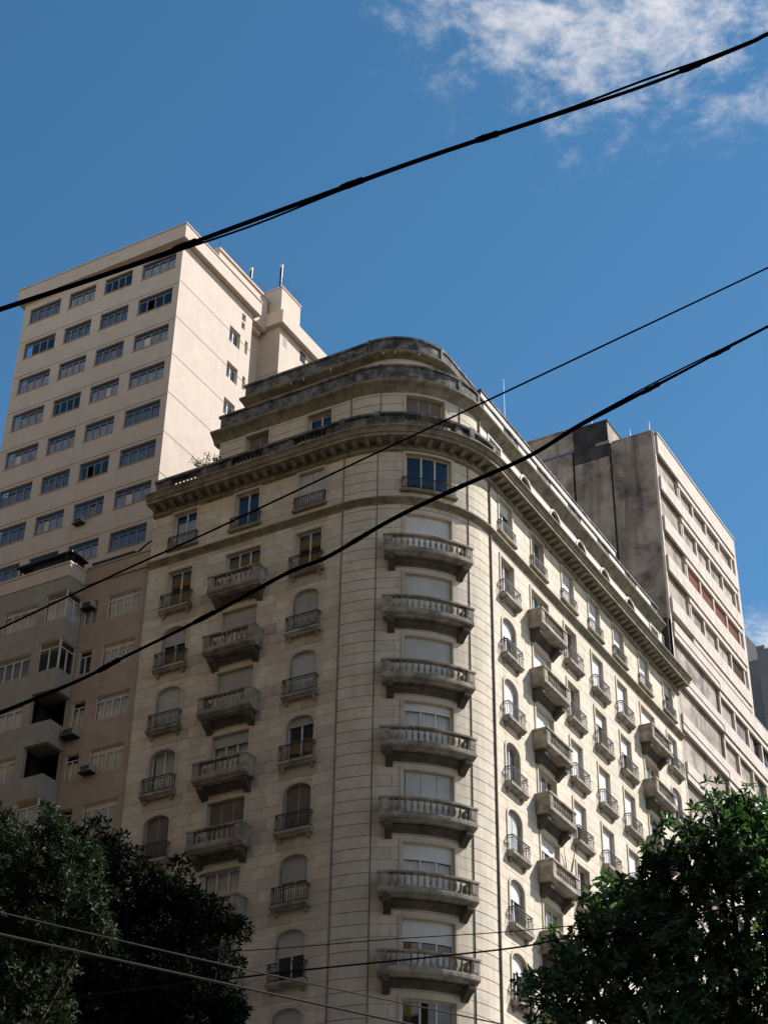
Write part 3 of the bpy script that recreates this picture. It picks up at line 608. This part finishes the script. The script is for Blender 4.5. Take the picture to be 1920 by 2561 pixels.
for h in LH: pass
q.build('bay_side_wall', GPAINT, T)
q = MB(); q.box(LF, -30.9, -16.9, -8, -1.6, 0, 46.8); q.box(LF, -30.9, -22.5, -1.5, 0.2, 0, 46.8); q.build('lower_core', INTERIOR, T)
for h in LH:
    q = MB(); q.box(LF, -22.4, -20.86, -0.3, 1.04, h - 1.62, h - 1.42); q.build('balcony_floor', CSOFF, T)
    q = MB(); q.box(LF, -22.4, -20.86, -0.3, 1.04, h + 0.31, h + 0.42); q.build('balcony_ceiling', CSOFF, T)
for h, kd in zip(LH, KIND):
    wi = window(T, FL, -19.15, -17.12, h - 1.34, h, -0.12, 4, curtain=CURT if rnd.random() < 0.75 else None, cz=0.98, frame=FRAME, glass=GLASS, fw=0.05, transom=0.34, tn=3, cw=0.045)
    window(T, FL, -20.60, -19.80, h - 1.34, h, -0.12, 2, curtain=CURT if rnd.random() < 0.4 else None, cz=0.7, frame=FRAME, glass=GLASSD, fw=0.05, transom=0.34, tn=1, cw=0.045)
    window(T, FB, -24.9, -22.68, h - 1.4, h - 0.08, -0.12, 4, curtain=CURT if rnd.random() < 0.8 else CURTB, cz=0.98, frame=FRAME, glass=GLASS, fw=0.05, transom=0.3, tn=2, cw=0.045)
    if kd != 'open':
        cu2 = CURT if kd == 'glazed' else None
        window(T, FB, -22.20, -20.83, h - 1.38, h + 0.30, -0.12, 2, curtain=cu2, cz=0.75, frame=FRAME, glass=GLASS if cu2 else GLASSD, fw=0.05, transom=0.42, tn=1, cw=0.045)
        window(T, FBS, -1.05, 0.12, h - 1.38, h + 0.30, -0.12, 2, curtain=cu2, cz=0.75, frame=FRAME, glass=GLASS if cu2 else GLASSD, fw=0.05, transom=0.42, tn=1, cw=0.045)
# terrace parapet and awning boxes on it
q = MB(); q.box(FL, -20.78, -16.64, -0.2, 0.10, 46.86, 47.76); q.box(FL, -20.72, -16.64, -0.24, 0.15, 47.76, 47.86); q.build('terrace_parapet', LPAINT, T)
q = MB(); q.box(FB, -31, -20.84, -0.2, 0.05, 46.86, 47.62); q.box(FB, -31, -20.80, -0.24, 0.10, 47.62, 47.72); q.box(FX(-20.84), -0.9, 0.04, -0.2, 0.08, 46.861, 47.62); q.box(FX(-20.84), -0.86, 0.04, -0.24, 0.12, 47.62, 47.718); q.build('terrace_parapet', TPAINT, T)
q = MB(); q.box(LF, -31, -20.9, -3, 0.9, 46.6, 46.85); q.box(LF, -20.9, -16.64, -3, -0.3, 46.6, 46.85); q.build('terrace_floor', PAVE, T)
q = MB(); q.box(FB, -23.6, -20.95, -0.3, -0.26, 47.72, 48.35); q.box(FX(-20.92), -1.15, 0.3, -0.3, -0.26, 47.72, 48.32); q.box(FB, -24.6, -20.9, -0.9, -0.02, 48.36, 48.46); q.box(FX(-20.90), -1.1, 0.3, -0.9, -0.02, 48.361, 48.45)
for x in (-24.5, -22.8, -20.97): q.box(FB, x - 0.03, x + 0.03, -0.33, -0.25, 47.7, 48.4)
q.build('terrace_screen', DARKP, T)
q = MB(); q.box(FL, -20.6, -17.9, -0.55, -0.1, 48.05, 48.25); q.box(FL, -20.5, -18.0, -0.5, -0.3, 47.8, 48.06); q.tube([FL(-17.9, -0.3, 48.2), FL(-17.2, -0.3, 48.6), FL(-16.72, -0.3, 48.75)], 0.05); q.build('awning_box', DARKP, T)

# ================================================================== concrete and cream block on the right
D = thing('banded_office_block', 'cream banded block with a blackened blank concrete side wall beyond the stone corner building', 'building', (-6, 40, 0))
FC = FX(0.0); Y0 = 30.86
q = MB(); q.box(LF, -3.10, -0.16, -46.0, -Y0, 0, 69.55); q.build('blank_wall', CONC, D)
q = MB(); q.box(LF, -5.80, -3.24, -46.0, -Y0 - 0.0, 0, 71.45); q.build('blank_wall', CONCD if False else CONC, D)
q = MB(); q.box(LF, -3.24, -3.10, -46.0, -Y0 - 0.16, 0, 69.5); q.build('expansion_joint', CONCD, D)
q = MB(); q.box(LF, -5.79, -3.25, -31.4, -Y0 + 0.05, 68.6, 71.5); q.box(LF, -5.84, -3.20, -34.5, -Y0 + 0.08, 71.5, 71.62); q.build('blackened_coping', CONCD, D)
q = MB(); q.box(LF, -4.15, -3.15, -31.2, -Y0 + 0.10, 69.6, 69.8); q.build('ledge', CONC, D)
q = MB(); q.box(LF, -14, -6.0, -46.0, -Y0 - 0.12, 0, 69.85); q.build('blank_wall', CONC, D)
q = MB(); q.box(LF, -14, -5.82, -46, -Y0 - 0.35, 69.9, 71.95); q.box(LF, -14.05, -5.81, -46, -Y0 - 0.28, 71.95, 72.08); q.build('roof_storey', CONC, D)
q = MB(); q.box(LF, -14, -5.82, -Y0 - 0.36, -Y0 - 0.06, 69.78, 69.95); q.build('flashing', BLUESTRIP, D)
q = MB(); q.box(LF, -3.0, -0.12, -46, -Y0 + 0.03, 69.56, 69.66); q.box(LF, -3.0, -1.85, -33, -Y0 - 0.4, 69.66, 70.0); q.build('coping', CONC, D)
q = MB(); q.box(FC, Y0, 31.08, -0.155, 0.0, 0, 69.5); q.build('corner_pier', CFACE, D)
bands = [(67.88, 69.42), (64.95, 66.0), (61.77, 62.87), (58.70, 59.85), (55.62, 56.70)]
YE = 46.1
for za, zb in bands:
    q = MB(); q.box(FC, 31.10, YE, -0.15, 0.14, za, zb)
    if zb > 69: q.box(FC, 31.0, YE + 0.05, -0.2, 0.20, zb, zb + 0.1)
    bo_ = q.build('facade_band', CFACE, D)
    n = 12
    q = MB()
    for i in range(1, n): ss = 31.1 + (YE - 31.1) * i / n; q.box(FC, ss - 0.006, ss + 0.006, 0.1, 0.143, za + 0.01, zb - 0.01)
    q.build('panel_joint', CSOFF, bo_)
    if za < 68 or True:
        q = MB(); q.box(FC, 34.75, YE - 0.25, -0.15, 0.08, za - 0.48, za - 0.16); q.build('head_strip', CFACE, D)
q = MB(); q.box(FC, YE - 0.35, YE + 0.15, -0.15, 0.11, 55.0, 69.42); q.build('end_pier', CFACE, D)
q = MB(); q.box(LF, -8.0, -0.9, -YE, -Y0 - 0.3, 55, 69.3); q.build('office_core', INTERIOR, D)
rows = [(66.0, 67.88), (62.87, 64.95), (59.85, 61.77), (56.70, 58.70), (54.9, 55.62)]
rowcur = [CURTB, None, TERRA, BROWNP, None]
piers = [35.0, 37.5, 40.05, 42.65, 45.3]
for (za, zb), cu2 in list(zip(rows, rowcur))[:4]:
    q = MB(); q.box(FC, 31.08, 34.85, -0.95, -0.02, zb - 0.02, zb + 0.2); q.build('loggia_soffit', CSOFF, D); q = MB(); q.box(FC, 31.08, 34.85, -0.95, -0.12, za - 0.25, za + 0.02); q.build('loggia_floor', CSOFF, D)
    q = MB(); q.box(FC, 34.72, 34.84, -0.95, -0.02, za, zb); q.build('loggia_end', CFACE, D)
    window(D, FC, 31.1, 34.72, za, zb - 0.02, -0.36, 4, curtain=CURTB, cz=0.95, frame=FRAME, glass=GLASSR, fw=0.06, cw=0.06)
    for i, p_ in enumerate(piers):
        q = MB(); q.box(FC, p_ - 0.10, p_ + 0.10, -0.2, 0.02, za, zb - 0.48); q.build('facade_pier', CFACE, D)
    for a, b in zip(piers, piers[1:] + [YE - 0.35]):
        if b - a < 0.6: continue
        cc = cu2
        if cu2 is BROWNP: cc = rnd.choice((BROWNP, None, None, CURTB))
        if cu2 is None: cc = None
        window(D, FC, a + 0.10, b - 0.10, za, zb - 0.48, -0.20, 2, curtain=cc, cz=1.0, frame=ALU, glass=GLASSD if cc else GLASSC, fw=0.045, cw=-0.08 if cc in (TERRA, BROWNP) else 0.03)
# lower, longer floors with deep balconies
LB = [(53.85, 54.90), (50.72, 51.68), (47.45, 48.50), (44.18, 45.30), (41.0, 42.17), (37.9, 39.0)]
YL = 58.0
q = MB(); q.box(LF, -8, -1.9, -YL, -Y0 - 0.3, 0, 55.2); q.box(LF, -1.9, -0.5, -YL, -39.3, 0, 55.2); q.build('lower_core', INTERIOR, D)
q = MB(); q.box(LF, -8, -0.1, -YL, -46.3, 55.2, 55.5); q.build('lower_roof', CONC, D)
for i, (za, zb) in enumerate(LB):
    q = MB(); q.box(FC, 31.10, 39.1, -0.1, 0.14, za + 0.42, zb); q.box(FC, 31.10, 39.1, -0.1, 0.10, za + 0.001, za + 0.36); q.box(FC, 31.10, 39.1, -0.1, 0.06, za + 0.36, za + 0.42); q.box(FC, 39.1, YL, -0.1, 0.14, za, zb); q.build('facade_band', CFACE, D)
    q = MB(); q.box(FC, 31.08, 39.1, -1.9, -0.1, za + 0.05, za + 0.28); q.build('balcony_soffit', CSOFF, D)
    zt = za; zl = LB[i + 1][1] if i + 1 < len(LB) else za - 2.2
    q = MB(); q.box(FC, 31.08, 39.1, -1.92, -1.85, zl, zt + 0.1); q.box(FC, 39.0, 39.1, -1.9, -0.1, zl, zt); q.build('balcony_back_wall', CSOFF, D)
    q = MB(); q.box(FC, 39.1, YL - 0.1, -0.1, 0.06, zt - 0.45, zt - 0.14); q.build('head_strip', CFACE, D)
    pp = [39.15 + 2.75 * k_ for k_ in range(7)]
    for p_ in pp:
        q = MB(); q.box(FC, p_ - 0.11, p_ + 0.11, -0.25, 0.02, zl, zt - 0.45); q.build('facade_pier', CFACE, D)
    for a, b in zip(pp, pp[1:]):
        cc = rnd.choice((BROWNP, None, CURTB, None)); window(D, FC, a + 0.11, b - 0.11, zl, zt - 0.45, -0.25, 2, curtain=cc, cz=1, frame=ALU, glass=GLASSD if cc else GLASSC, fw=0.045, cw=-0.08 if cc is BROWNP else 0.03)
q = MB(); q.box(FC, Y0, 31.08, -0.15, 0.001, 0, 55); q.build('lower_corner_pier', CFACE, D)
# dark shaft between the stone building's end and the block
q = MB(); q.box(LF, -1.2, -0.25, -31.5, -30.84, 50.7, 55.0); q.box(LF, -1.25, -0.2, -31.5, -30.84, 55.0, 55.12); q.build('service_shaft', CONCD, D)

# ------------------------------------------------------------------ buildings far down the street
f1 = thing('far_building', 'blue-grey slab tower at the right edge far down the street', 'building', (-4, 88, 0))
q = MB(); q.box(LF, -8.75, 8, -100, -80, 0, 79.1); q.build('wall', GREYFAR, f1)
q = MB(); q.box(LF, -8.78, 8, -100, -79.96, 72.4, 72.55); q.box(LF, -8.8, -8.0, -82, -79.95, 79.1, 79.5); q.build('ledge', GREYFAR, f1)
f2 = thing('far_building', 'low grey block just beyond the end of the cream banded block', 'building', (-12, 92, 0))
q = MB(); q.box(LF, -16, -8.9, -96, -84, 0, 80.3); q.build('wall', GREYFAR, f2)
q = MB()
for z in (66, 70, 74): q.box(FY(84), -9.9, -9.1, -0.02, 0.03, z, z + 1.8)
q.build('window', INTERIOR, f2)
q = MB(); q.prism(FY(83.9), [(-11.2, 80.3), (-8.95, 80.3), (-11.2, 84.0)], -2, 0); q.build('gable', PALEFAR, f2)

# ------------------------------------------------------------------ unseen blocks added beside and behind the camera to cut sky and bounce light
BOUNCE_BROWN = mat('warm_bounce_brown', (0.25, 0.158, 0.05), 0.9, 0.15)  # colour chosen to bounce warm light onto the shaded front
BOUNCE_DARK = mat('low_bounce_black', (0.028, 0.026, 0.024), 0.6, 0.2)  # dark lower half of the added blocks, keeps bounce off the lower floors
def unseen_light_block(label, x0, x1, y0, y1, h):
    o = thing('unseen_light_block', label, 'building', ((x0 + x1) / 2, (y0 + y1) / 2, 0)); F = lambda s, w, z: (s, y1 + w, z)
    q = MB(); q.box(LF, x0, x1, -y1, -y0, 36, h); q.build('wall', BOUNCE_BROWN, o)
    q = MB(); q.box(LF, x0 - 0.02, x1 + 0.02, -y1 - 0.02, -y0 + 0.02, 0, 36); q.build('dark_lower_half', BOUNCE_DARK, o)
    q = MB(); q.box(LF, x0 - 0.3, x1 + 0.3, -y1 - 0.3, -y0 + 0.3, h, h + 0.8); q.build('roof', BOUNCE_BROWN, o)
    z = 4.0
    while z < h - 2.5:
        q = MB(); q.box(F, x0 + 1.2, x1 - 1.2, 0.0, 0.04, z, z + 1.4); q.build('window_band', INTERIOR, o, fix=False); z += 3.2
unseen_light_block('unseen brown block added across the street to dim and warm the shaded stone front', -62, -3, -62, -29, 67)
unseen_light_block('unseen brown block added behind the viewpoint to cut sky light on the stone front', 6, 75, -95, -63, 62)
unseen_light_block('unseen brown block added right of the viewpoint to cut sky light on the stone front', 46, 75, -60, -22, 40)

# ================================================================== small things on the buildings
def ac_unit(loc, F, label):
    s, z, wd, hh, dp = loc; o = thing('air_conditioner', label, 'air conditioner', F(s, 0, z), 'window air conditioners')
    q = MB(); q.box(F, s - wd / 2, s + wd / 2, -0.15, dp, z, z + hh); q.build('casing', ACW, o)
    q = MB()
    for i in range(6): q.box(F, s - wd / 2 + 0.05, s + wd / 2 - 0.05, dp, dp + 0.012, z + 0.05 + (hh - 0.1) * i / 6, z + 0.05 + (hh - 0.1) * (i + 0.55) / 6)
    q.build('grille', DARKP, o)
    q = MB(); q.box(F, s - wd / 2 - 0.06, s + wd / 2 + 0.06, 0.0, dp + 0.05, z - 0.06, z - 0.004); q.build('shelf', DARKP, o)
ac_unit((-20.30, 38.02, 0.72, 0.40, 0.5), FL, 'white air conditioner box under the narrow window beside the open balcony')
ac_unit((-19.0, 35.86, 0.62, 0.36, 0.42), FL, 'small white air conditioner at the sill of the window above the trees')
ac_unit((-23.35, 54.0 - 2.765 - 0.12 + 1.43, 0.55, 0.34, 0.3), FT, 'dark air conditioner hanging from a tower window above the terrace')
ac_unit((-20.25, 45.28, 0.6, 0.36, 0.35), FL, 'air conditioner high in the narrow window beside the glazed corner bay')

def mast(x, y, z, h, label):
    o = thing('antenna_mast', label, 'antenna', (x, y, z)); q = MB(); q.tube([(x, y, z), (x, y, z + h)], 0.09, 6); q.build('pole', DARKP, o)
    q = MB(); q.tube([(x, y, z + h), (x, y, z + h + 0.28)], 0.11, 6); q.build('lamp_head', FRAME, o)
mast(-20.0, 11.45, 75.0, 2.1, 'short dark mast with a white head on the tower roof nearer the street')
mast(-18.6, 12.9, 76.0, 1.9, 'short dark mast with a white head on the tank room corner')
def rail_thing(pts, h, label):
    o = thing('roof_railing', label, 'railing', pts[0], 'thin wire railings on the tower roof'); q = MB()
    for a, b in zip(pts, pts[1:]):
        a = Vector(a); b = Vector(b); n = 3
        q.tube([a + Vector((0, 0, h)), b + Vector((0, 0, h))], 0.014, 4); q.tube([a + Vector((0, 0, h * .5)), b + Vector((0, 0, h * .5))], 0.012, 4)
        for i in range(n + 1): p = a.lerp(b, i / n); q.tube([p, p + Vector((0, 0, h))], 0.018, 4)
    q.build('rails', ALU, o)
rail_thing([(-22.4, 12.7, 76.0), (-18.35, 12.7, 76.0), (-18.35, 14.9, 76.0)], 0.75, 'thin wire railing round the tank room roof of the pale tower')
rail_thing([(-25, 6.9, 75.05), (-19.3, 6.9, 75.05), (-19.3, 12.3, 75.05)], 0.75, 'thin wire railing along the roof house of the pale tower')
def rod(name, x, y, z0, z1, r_, label):
    q = MB(); q.tube([(x, y, z0), (x, y, (z0 + z1) / 2), (x, y, z1)], [r_, r_ * .7, r_ * .4], 5); tag(q.build(name, ALU), label, 'lightning rod', 'lightning rods on the roofs')
rod('lightning_rod', -3.5, 14.9, 57.7, 64.2, 0.035, 'long thin rod on the roof of the stone corner building')
rod('lightning_rod', -0.3, 31.0, 69.6, 70.5, 0.03, 'short rod on the roof corner of the cream banded block')
rod('lightning_rod', -1.8, 31.3, 69.9, 70.6, 0.025, 'short rod midway along the blank concrete wall top')
rod('lightning_rod', -4.6, 31.5, 71.6, 72.7, 0.03, 'short rod on the blackened concrete chimney block')

def leaves(name, centers, n_per, ln, wd, material, parent, up=0.25, rosette=0, squash=1.0, seed=3, tone=(0.55, 1.35), shell=0.45):
    rg = np.random.default_rng(seed); V = []; Fc = []; Tn = []
    for (cx, cy, cz, rad) in centers:
        n = int(n_per * rad ** 2)
        d = rg.normal(size=(n, 3)); d /= np.linalg.norm(d, axis=1)[:, None]
        rr = rad * (shell + (1 - shell) * rg.random(n)) * (1 + 0.22 * np.sin(d[:, 0] * 5 + cx * 7) * np.cos(d[:, 2] * 6 + cy * 5))
        p = d * rr[:, None]; p[:, 2] *= squash; p += (cx, cy, cz)
        k = max(1, rosette)
        for i in range(n):
            ax = d[i] * 0.8 + rg.normal(size=3) * 0.45 + (0, 0, up); ax /= np.linalg.norm(ax); ph = rg.random() * 6.28; sz = rg.uniform(0.7, 1.2); tb = rg.uniform(*tone)
            a1 = np.cross(ax, (0.3, 0.9, 0.1)); a1 /= np.linalg.norm(a1); a2 = np.cross(ax, a1)
            for j in range(k):
                th = ph + j * 2.4; out = a1 * math.cos(th) + a2 * math.sin(th)
                el = rg.uniform(0.15, 0.9) if k > 1 else rg.uniform(-0.5, 0.8)
                dr = out * math.cos(el) + ax * math.sin(el); side = np.cross(dr, ax); side /= (np.linalg.norm(side) + 1e-6); nn = np.cross(side, dr)
                l_ = ln * sz * rg.uniform(0.75, 1.15); w_2 = wd * sz * 0.5; b0 = p[i] + out * 0.01 + ax * (j * ln * 0.06)
                b = len(V)
                V += [b0, b0 + dr * l_ * .38 + side * w_2 + nn * w_2 * .35, b0 + dr * l_ * .72 + side * w_2 * .85 + nn * w_2 * .2, b0 + dr * l_ - nn * l_ * 0.08, b0 + dr * l_ * .72 - side * w_2 * .85 + nn * w_2 * .2, b0 + dr * l_ * .38 - side * w_2 + nn * w_2 * .35]
                Fc += [(b, b + 1, b + 2, b + 3), (b, b + 3, b + 4, b + 5)]; t_ = tb * rg.uniform(0.8, 1.2); Tn += [(t_ * rg.uniform(.9, 1.15), t_, t_ * rg.uniform(.8, 1.1))] * 2
    me = bpy.data.meshes.new(name); me.from_pydata([tuple(v) for v in V], [], Fc); me.materials.append(material)
    a = me.attributes.new('tone', 'FLOAT_COLOR', 'FACE'); a.data.foreach_set('color', [x for t in Tn for x in (t[0], t[1], t[2], 1.0)])
    o = add(name, me, parent); o['kind'] = 'stuff'; return o
def potted_plant(x, y, z, h, label, seed):
    o = thing('potted_plant', label, 'plant', (x, y, z)); q = MB(); q.lathe([(0.16, 0), (0.2, 0.35), (0.22, 0.38), (0.22, 0.42)], 10); q.v = [(a + x, b + y, c + z) for a, b, c in q.v]; q.build('pot', POT, o)
    rg = random.Random(seed); q = MB(); cs = []
    for i in range(9):
        a = rg.uniform(0, 6.28); t = rg.uniform(0.15, 0.5) * h; top = (x + math.cos(a) * t, y + math.sin(a) * t, z + 0.4 + h * rg.uniform(0.6, 1)); q.tube([(x, y, z + 0.4), (x + math.cos(a) * t * .4, y + math.sin(a) * t * .4, z + 0.4 + h * .4), top], [0.02, 0.015, 0.008], 4); cs.append(top + (0.22,))
    q.build('stem', BARK, o); leaves('foliage', cs, 300, 0.22, 0.05, LEAF_R, o, 0.5, seed=seed)
potted_plant(-13.75, -0.12, 51.0, 0.95, 'leafy potted shrub showing over the roof balustrade beside the pale tower', 5)
potted_plant(-12.75, 0.0, 50.9, 0.7, 'small spiky potted plant on the roof terrace right of the leafy shrub', 6)
# dry branches on a balcony of the sunlit front
dbp = FM(COLB[2] + 1.0, 0.45, rowz(6) + 0.3); o = thing('dry_plant', 'bare dry branches standing on a balcony of the sunlit front', 'plant', dbp); q = MB(); rg = random.Random(2)
for i in range(6):
    a = rg.uniform(0, 6.28); t = rg.uniform(.1, .45); p1 = (dbp[0] + math.cos(a) * t * .5, dbp[1] + math.sin(a) * t * .5, dbp[2] + 1.1); p2 = (dbp[0] + math.cos(a) * t, dbp[1] + math.sin(a) * t, dbp[2] + rg.uniform(1.7, 2.3)); q.tube([dbp, p1, p2], [0.03, 0.025, 0.012], 5)
q.build('branches', BARK, o); q = MB().lathe([(0.15, 0), (0.19, 0.3)], 8); q.v = [(a + dbp[0], b + dbp[1], c + dbp[2]) for a, b, c in q.v]; q.build('pot', POT, o)

# ================================================================== street trees
def tree(name, label, base, blobs, leafargs, material, seed, trunk_r=0.22):
    o = thing(name, label, 'tree', base); rg = random.Random(seed); q = MB(); bx, by, _ = base
    cx = sum(b[0] for b in blobs) / len(blobs); cy = sum(b[1] for b in blobs) / len(blobs); zf = min(b[2] for b in blobs) - 2.5
    fork = Vector((bx + (cx - bx) * .4, by + (cy - by) * .4, max(2.5, zf)))
    q.tube([(bx, by, 0), (bx + 0.08, by, fork.z * .5), fork], [trunk_r * 1.3, trunk_r, trunk_r * .85], 9)
    for b in blobs:
        e = Vector(b[:3]); m = fork.lerp(e, .5) + Vector((rg.uniform(-.3, .3), rg.uniform(-.3, .3), rg.uniform(.1, .4))); q.tube([fork, m, e], [trunk_r * .5, trunk_r * .3, trunk_r * .12], 6)
        for k_ in range(7):
            d = Vector((rg.gauss(0, 1), rg.gauss(0, 1), rg.gauss(.3, 1))).normalized() * b[3] * .9; q.tube([m.lerp(e, rg.uniform(.5, 1)), e + d * .5, e + d], [trunk_r * .12, trunk_r * .07, 0.008], 4)
    fine = [(b[0], b[1], b[2], b[3] * .86) for b in blobs]
    for b in blobs:
        for k_ in range(int(5 + 5 * b[3])):
            d = Vector((rg.gauss(0, 1), rg.gauss(0, 1), rg.gauss(.25, 1))).normalized() * b[3] * rg.uniform(.8, 1.16); fine.append((b[0] + d.x, b[1] + d.y, b[2] + d.z, b[3] * rg.uniform(.10, .27)))
    blobs = fine
    q.build('trunk', BARK, o); leaves('crown', blobs, material=material, parent=o, seed=seed, **leafargs); return o
RTB = [(23.83, -37.79, 9.70, 0.85), (22.9, -38.33, 8.75, 0.90), (22.25, -38.7, 8.15, 0.72), (24.4, -37.5, 9.85, 0.80), (23.5, -37.98, 8.2, 1.35), (23.28, -38.1, 9.35, 0.55), (22.70, -38.44, 9.0, 0.48), (21.98, -38.85, 7.95, 0.42), (23.9, -37.75, 10.45, 0.32), (24.5, -37.2, 10.2, 0.5), (21.98, -38.86, 8.75, 0.13),
       (25.0, -36.9, 9.2, 1.5), (24.6, -36.8, 7.6, 1.8), (22.6, -37.6, 6.9, 1.3), (23.55, -37.95, 9.95, 0.3), (22.35, -38.65, 8.85, 0.24), (23.1, -38.2, 9.55, 0.28), (25.4, -36.5, 10.3, 0.9), (24.2, -37.6, 10.55, 0.25)]
tree('street_tree', 'glossy dark green broadleaf tree in front of the sunlit front, bottom right', (24.3, -37.0, 0), RTB, dict(n_per=430, ln=0.125, wd=0.050, up=0.35, rosette=6, squash=0.95, tone=(0.45, 1.6)), LEAF_R, 21)
LTB = [(12.15, -37.6, 12.0, 0.85), (12.9, -37.17, 12.05, 0.52), (12.6, -37.35, 11.0, 0.85), (12.36, -37.49, 10.2, 0.85), (13.0, -37.1, 11.35, 0.55), (11.6, -37.94, 11.4, 1.2), (11.9, -37.7, 9.4, 1.2), (13.25, -36.95, 11.05, 0.3), (12.5, -37.4, 12.6, 0.3)]
tree('street_tree', 'olive green broadleaf tree in the shade at the bottom left corner', (11.6, -37.5, 0), LTB, dict(n_per=900, ln=0.115, wd=0.045, up=0.1, rosette=4), LEAF_L, 22)
DTB = [(7.8, -30.9, 15.45, 0.85), (8.65, -30.4, 14.5, 1.1), (9.45, -29.9, 14.35, 0.85), (9.85, -29.7, 13.1, 1.1), (8.96, -30.2, 12.75, 1.8), (10.2, -29.5, 12.2, 0.9), (7.8, -30.9, 12.5, 2.2), (10.1, -29.6, 11.0, 1.3), (8.7, -30.0, 10.8, 2.0), (6.6, -31.4, 14.6, 1.2), (8.2, -30.7, 15.5, 0.4), (9.9, -29.7, 14.0, 0.5), (6.2, -31.6, 11.5, 2.2)]
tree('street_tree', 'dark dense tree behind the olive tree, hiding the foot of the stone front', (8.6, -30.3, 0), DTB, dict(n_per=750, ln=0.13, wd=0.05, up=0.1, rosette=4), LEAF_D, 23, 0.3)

# ================================================================== overhead cables
def spline(pts, n=8, far=24.0):                 # smooth through the points, run on straight past both ends
    P = [Vector(p) for p in pts]; d0 = (P[0] - P[1]).normalized(); d1 = (P[-1] - P[-2]).normalized(); P = [P[0] + d0 * 0.8] + P + [P[-1] + d1 * 0.8]; out = [P[0] + d0 * far]
    for i in range(len(P) - 1):
        p0 = P[max(i - 1, 0)]; p1 = P[i]; p2 = P[i + 1]; p3 = P[min(i + 2, len(P) - 1)]
        for k_ in range(n):
            t = k_ / n; out.append(0.5 * ((2 * p1) + (p2 - p0) * t + (2 * p0 - 5 * p1 + 4 * p2 - p3) * t * t + (3 * p1 - p0 - 3 * p2 + p3) * t ** 3))
    return out + [P[-1], P[-1] + d1 * far]
def bundle(label, pts, strands, ties, tie_r):
    path = spline(pts); o = thing('cable_bundle', label, 'cable', path[0], 'black cable bundles across the street')
    Ln = [0.0]
    for a, b in zip(path, path[1:]): Ln.append(Ln[-1] + (b - a).length)
    TL = Ln[-10] - Ln[9] + 12.0
    for rad, ph, tw, gap in strands:
        pp = []
        for p, l_ in zip(path, Ln):
            l_ = l_ - Ln[9] + 6.0; u = l_ / TL; gsz = gap(u) if callable(gap) else gap; an = ph + tw * l_
            pp.append(p + Vector((0, 0, 1)) * math.cos(an) * gsz + Vector((-0.3, 0.5, 0)) * math.sin(an) * gsz)
        q = MB(); q.tube(pp, rad, 7); q.build('cable', RUBBER, o)
    rg = random.Random(len(label))
    for u in ties:
        i = min(range(len(Ln)), key=lambda k_: abs((Ln[k_] - Ln[9] + 6.0) / TL - u)); i = max(1, min(i, len(path) - 2)); d = (path[i + 1] - path[i - 1]).normalized()
        q = MB(); q.tube([path[i] - d * 0.09, path[i] - d * 0.03, path[i] + d * 0.03, path[i] + d * 0.09], [tie_r * .9, tie_r * 1.12, tie_r, tie_r * 1.08], 8); e = path[i] + d * rg.uniform(-.06, .06); q.tube([e, e + Vector((0.0, 0.0, -tie_r * 1.6)) + d * 0.03], 0.004, 4); q.build('cable_tie', RUBBER, o)
up = [(23.303, -50.796, 9.247), (24.019, -50.383, 9.65), (24.761, -49.954, 10.114), (25.757, -49.379, 10.728), (26.544, -48.925, 11.175), (27.346, -48.461, 11.628), (28.038, -48.061, 12.096), (28.202, -47.966, 12.225)]
lo_ = [(22.247, -49.097, 7.141), (22.725, -48.821, 7.426), (23.006, -48.658, 7.635), (23.538, -48.351, 8.016), (23.995, -48.087, 8.372), (24.26, -47.934, 8.526), (24.677, -47.693, 8.874), (25.106, -47.445, 9.172), (25.618, -47.149, 9.502), (25.992, -46.933, 9.822), (26.407, -46.694, 10.134), (27.416, -46.111, 10.901)]
def gapf(c, wd, amp, base): return lambda u: base + amp * math.exp(-((u - c) / wd) ** 2)
bundle('thick black cable bundle crossing the sky over the pale tower', up, [(0.010, 0.0, 0.02, gapf(0.610, 0.028, 0.050, 0.010)), (0.0135, PI, 0.02, 0.009), (0.008, 2.6, 0.02, gapf(0.43, 0.03, 0.030, 0.016))], (0.40, 0.475, 0.533, 0.635), 0.024)
bundle('twisted black cable bundle slanting across the front of the stone building', lo_, [(0.010, 0.0, 0.6, gapf(0.60, 0.03, 0.018, 0.009)), (0.010, PI, 0.6, 0.010), (0.007, 1.6, 0.9, gapf(0.62, 0.04, 0.022, 0.013))], (0.36, 0.40, 0.47, 0.52, 0.62, 0.66), 0.019)
def wire(label, pts, rad, m):
    q = MB(); q.tube(spline(pts), rad, 6); tag(q.build('overhead_wire', m), label, 'wire', 'single wires across the street')
wire('single straight black cable between the two cable bundles', [(21.438, -48.409, 8.408), (22.289, -47.918, 9.005), (22.843, -47.598, 9.375), (24.0, -46.93, 10.188), (25.03, -46.335, 10.912), (27.24, -45.058, 12.47)], 0.0085, RUBBER)
wire('lower of the two pale wires sloping down at the bottom left', [(20.351, -46.728, 6.565), (22.2, -45.659, 6.13), (23.363, -44.987, 5.857)], 0.010, WIRE)
wire('upper of the two pale wires sloping down at the bottom left', [(20.01, -45.77, 7.029), (21.625, -44.837, 6.624), (23.516, -43.744, 6.192)], 0.007, WIRE)
wire('very thin dark wire rising gently to the right across the lowest floors', [(18.741, -44.193, 7.372), (20.481, -43.188, 7.499), (21.744, -42.458, 7.643), (22.983, -41.743, 7.766), (24.609, -40.803, 8.006)], 0.005, RUBBER)
wire('thicker dark wire rising gently to the right into the glossy tree', [(20.995, -44.046, 6.884), (21.551, -43.725, 6.973), (23.162, -42.794, 7.202), (23.712, -42.476, 7.329)], 0.009, RUBBER)
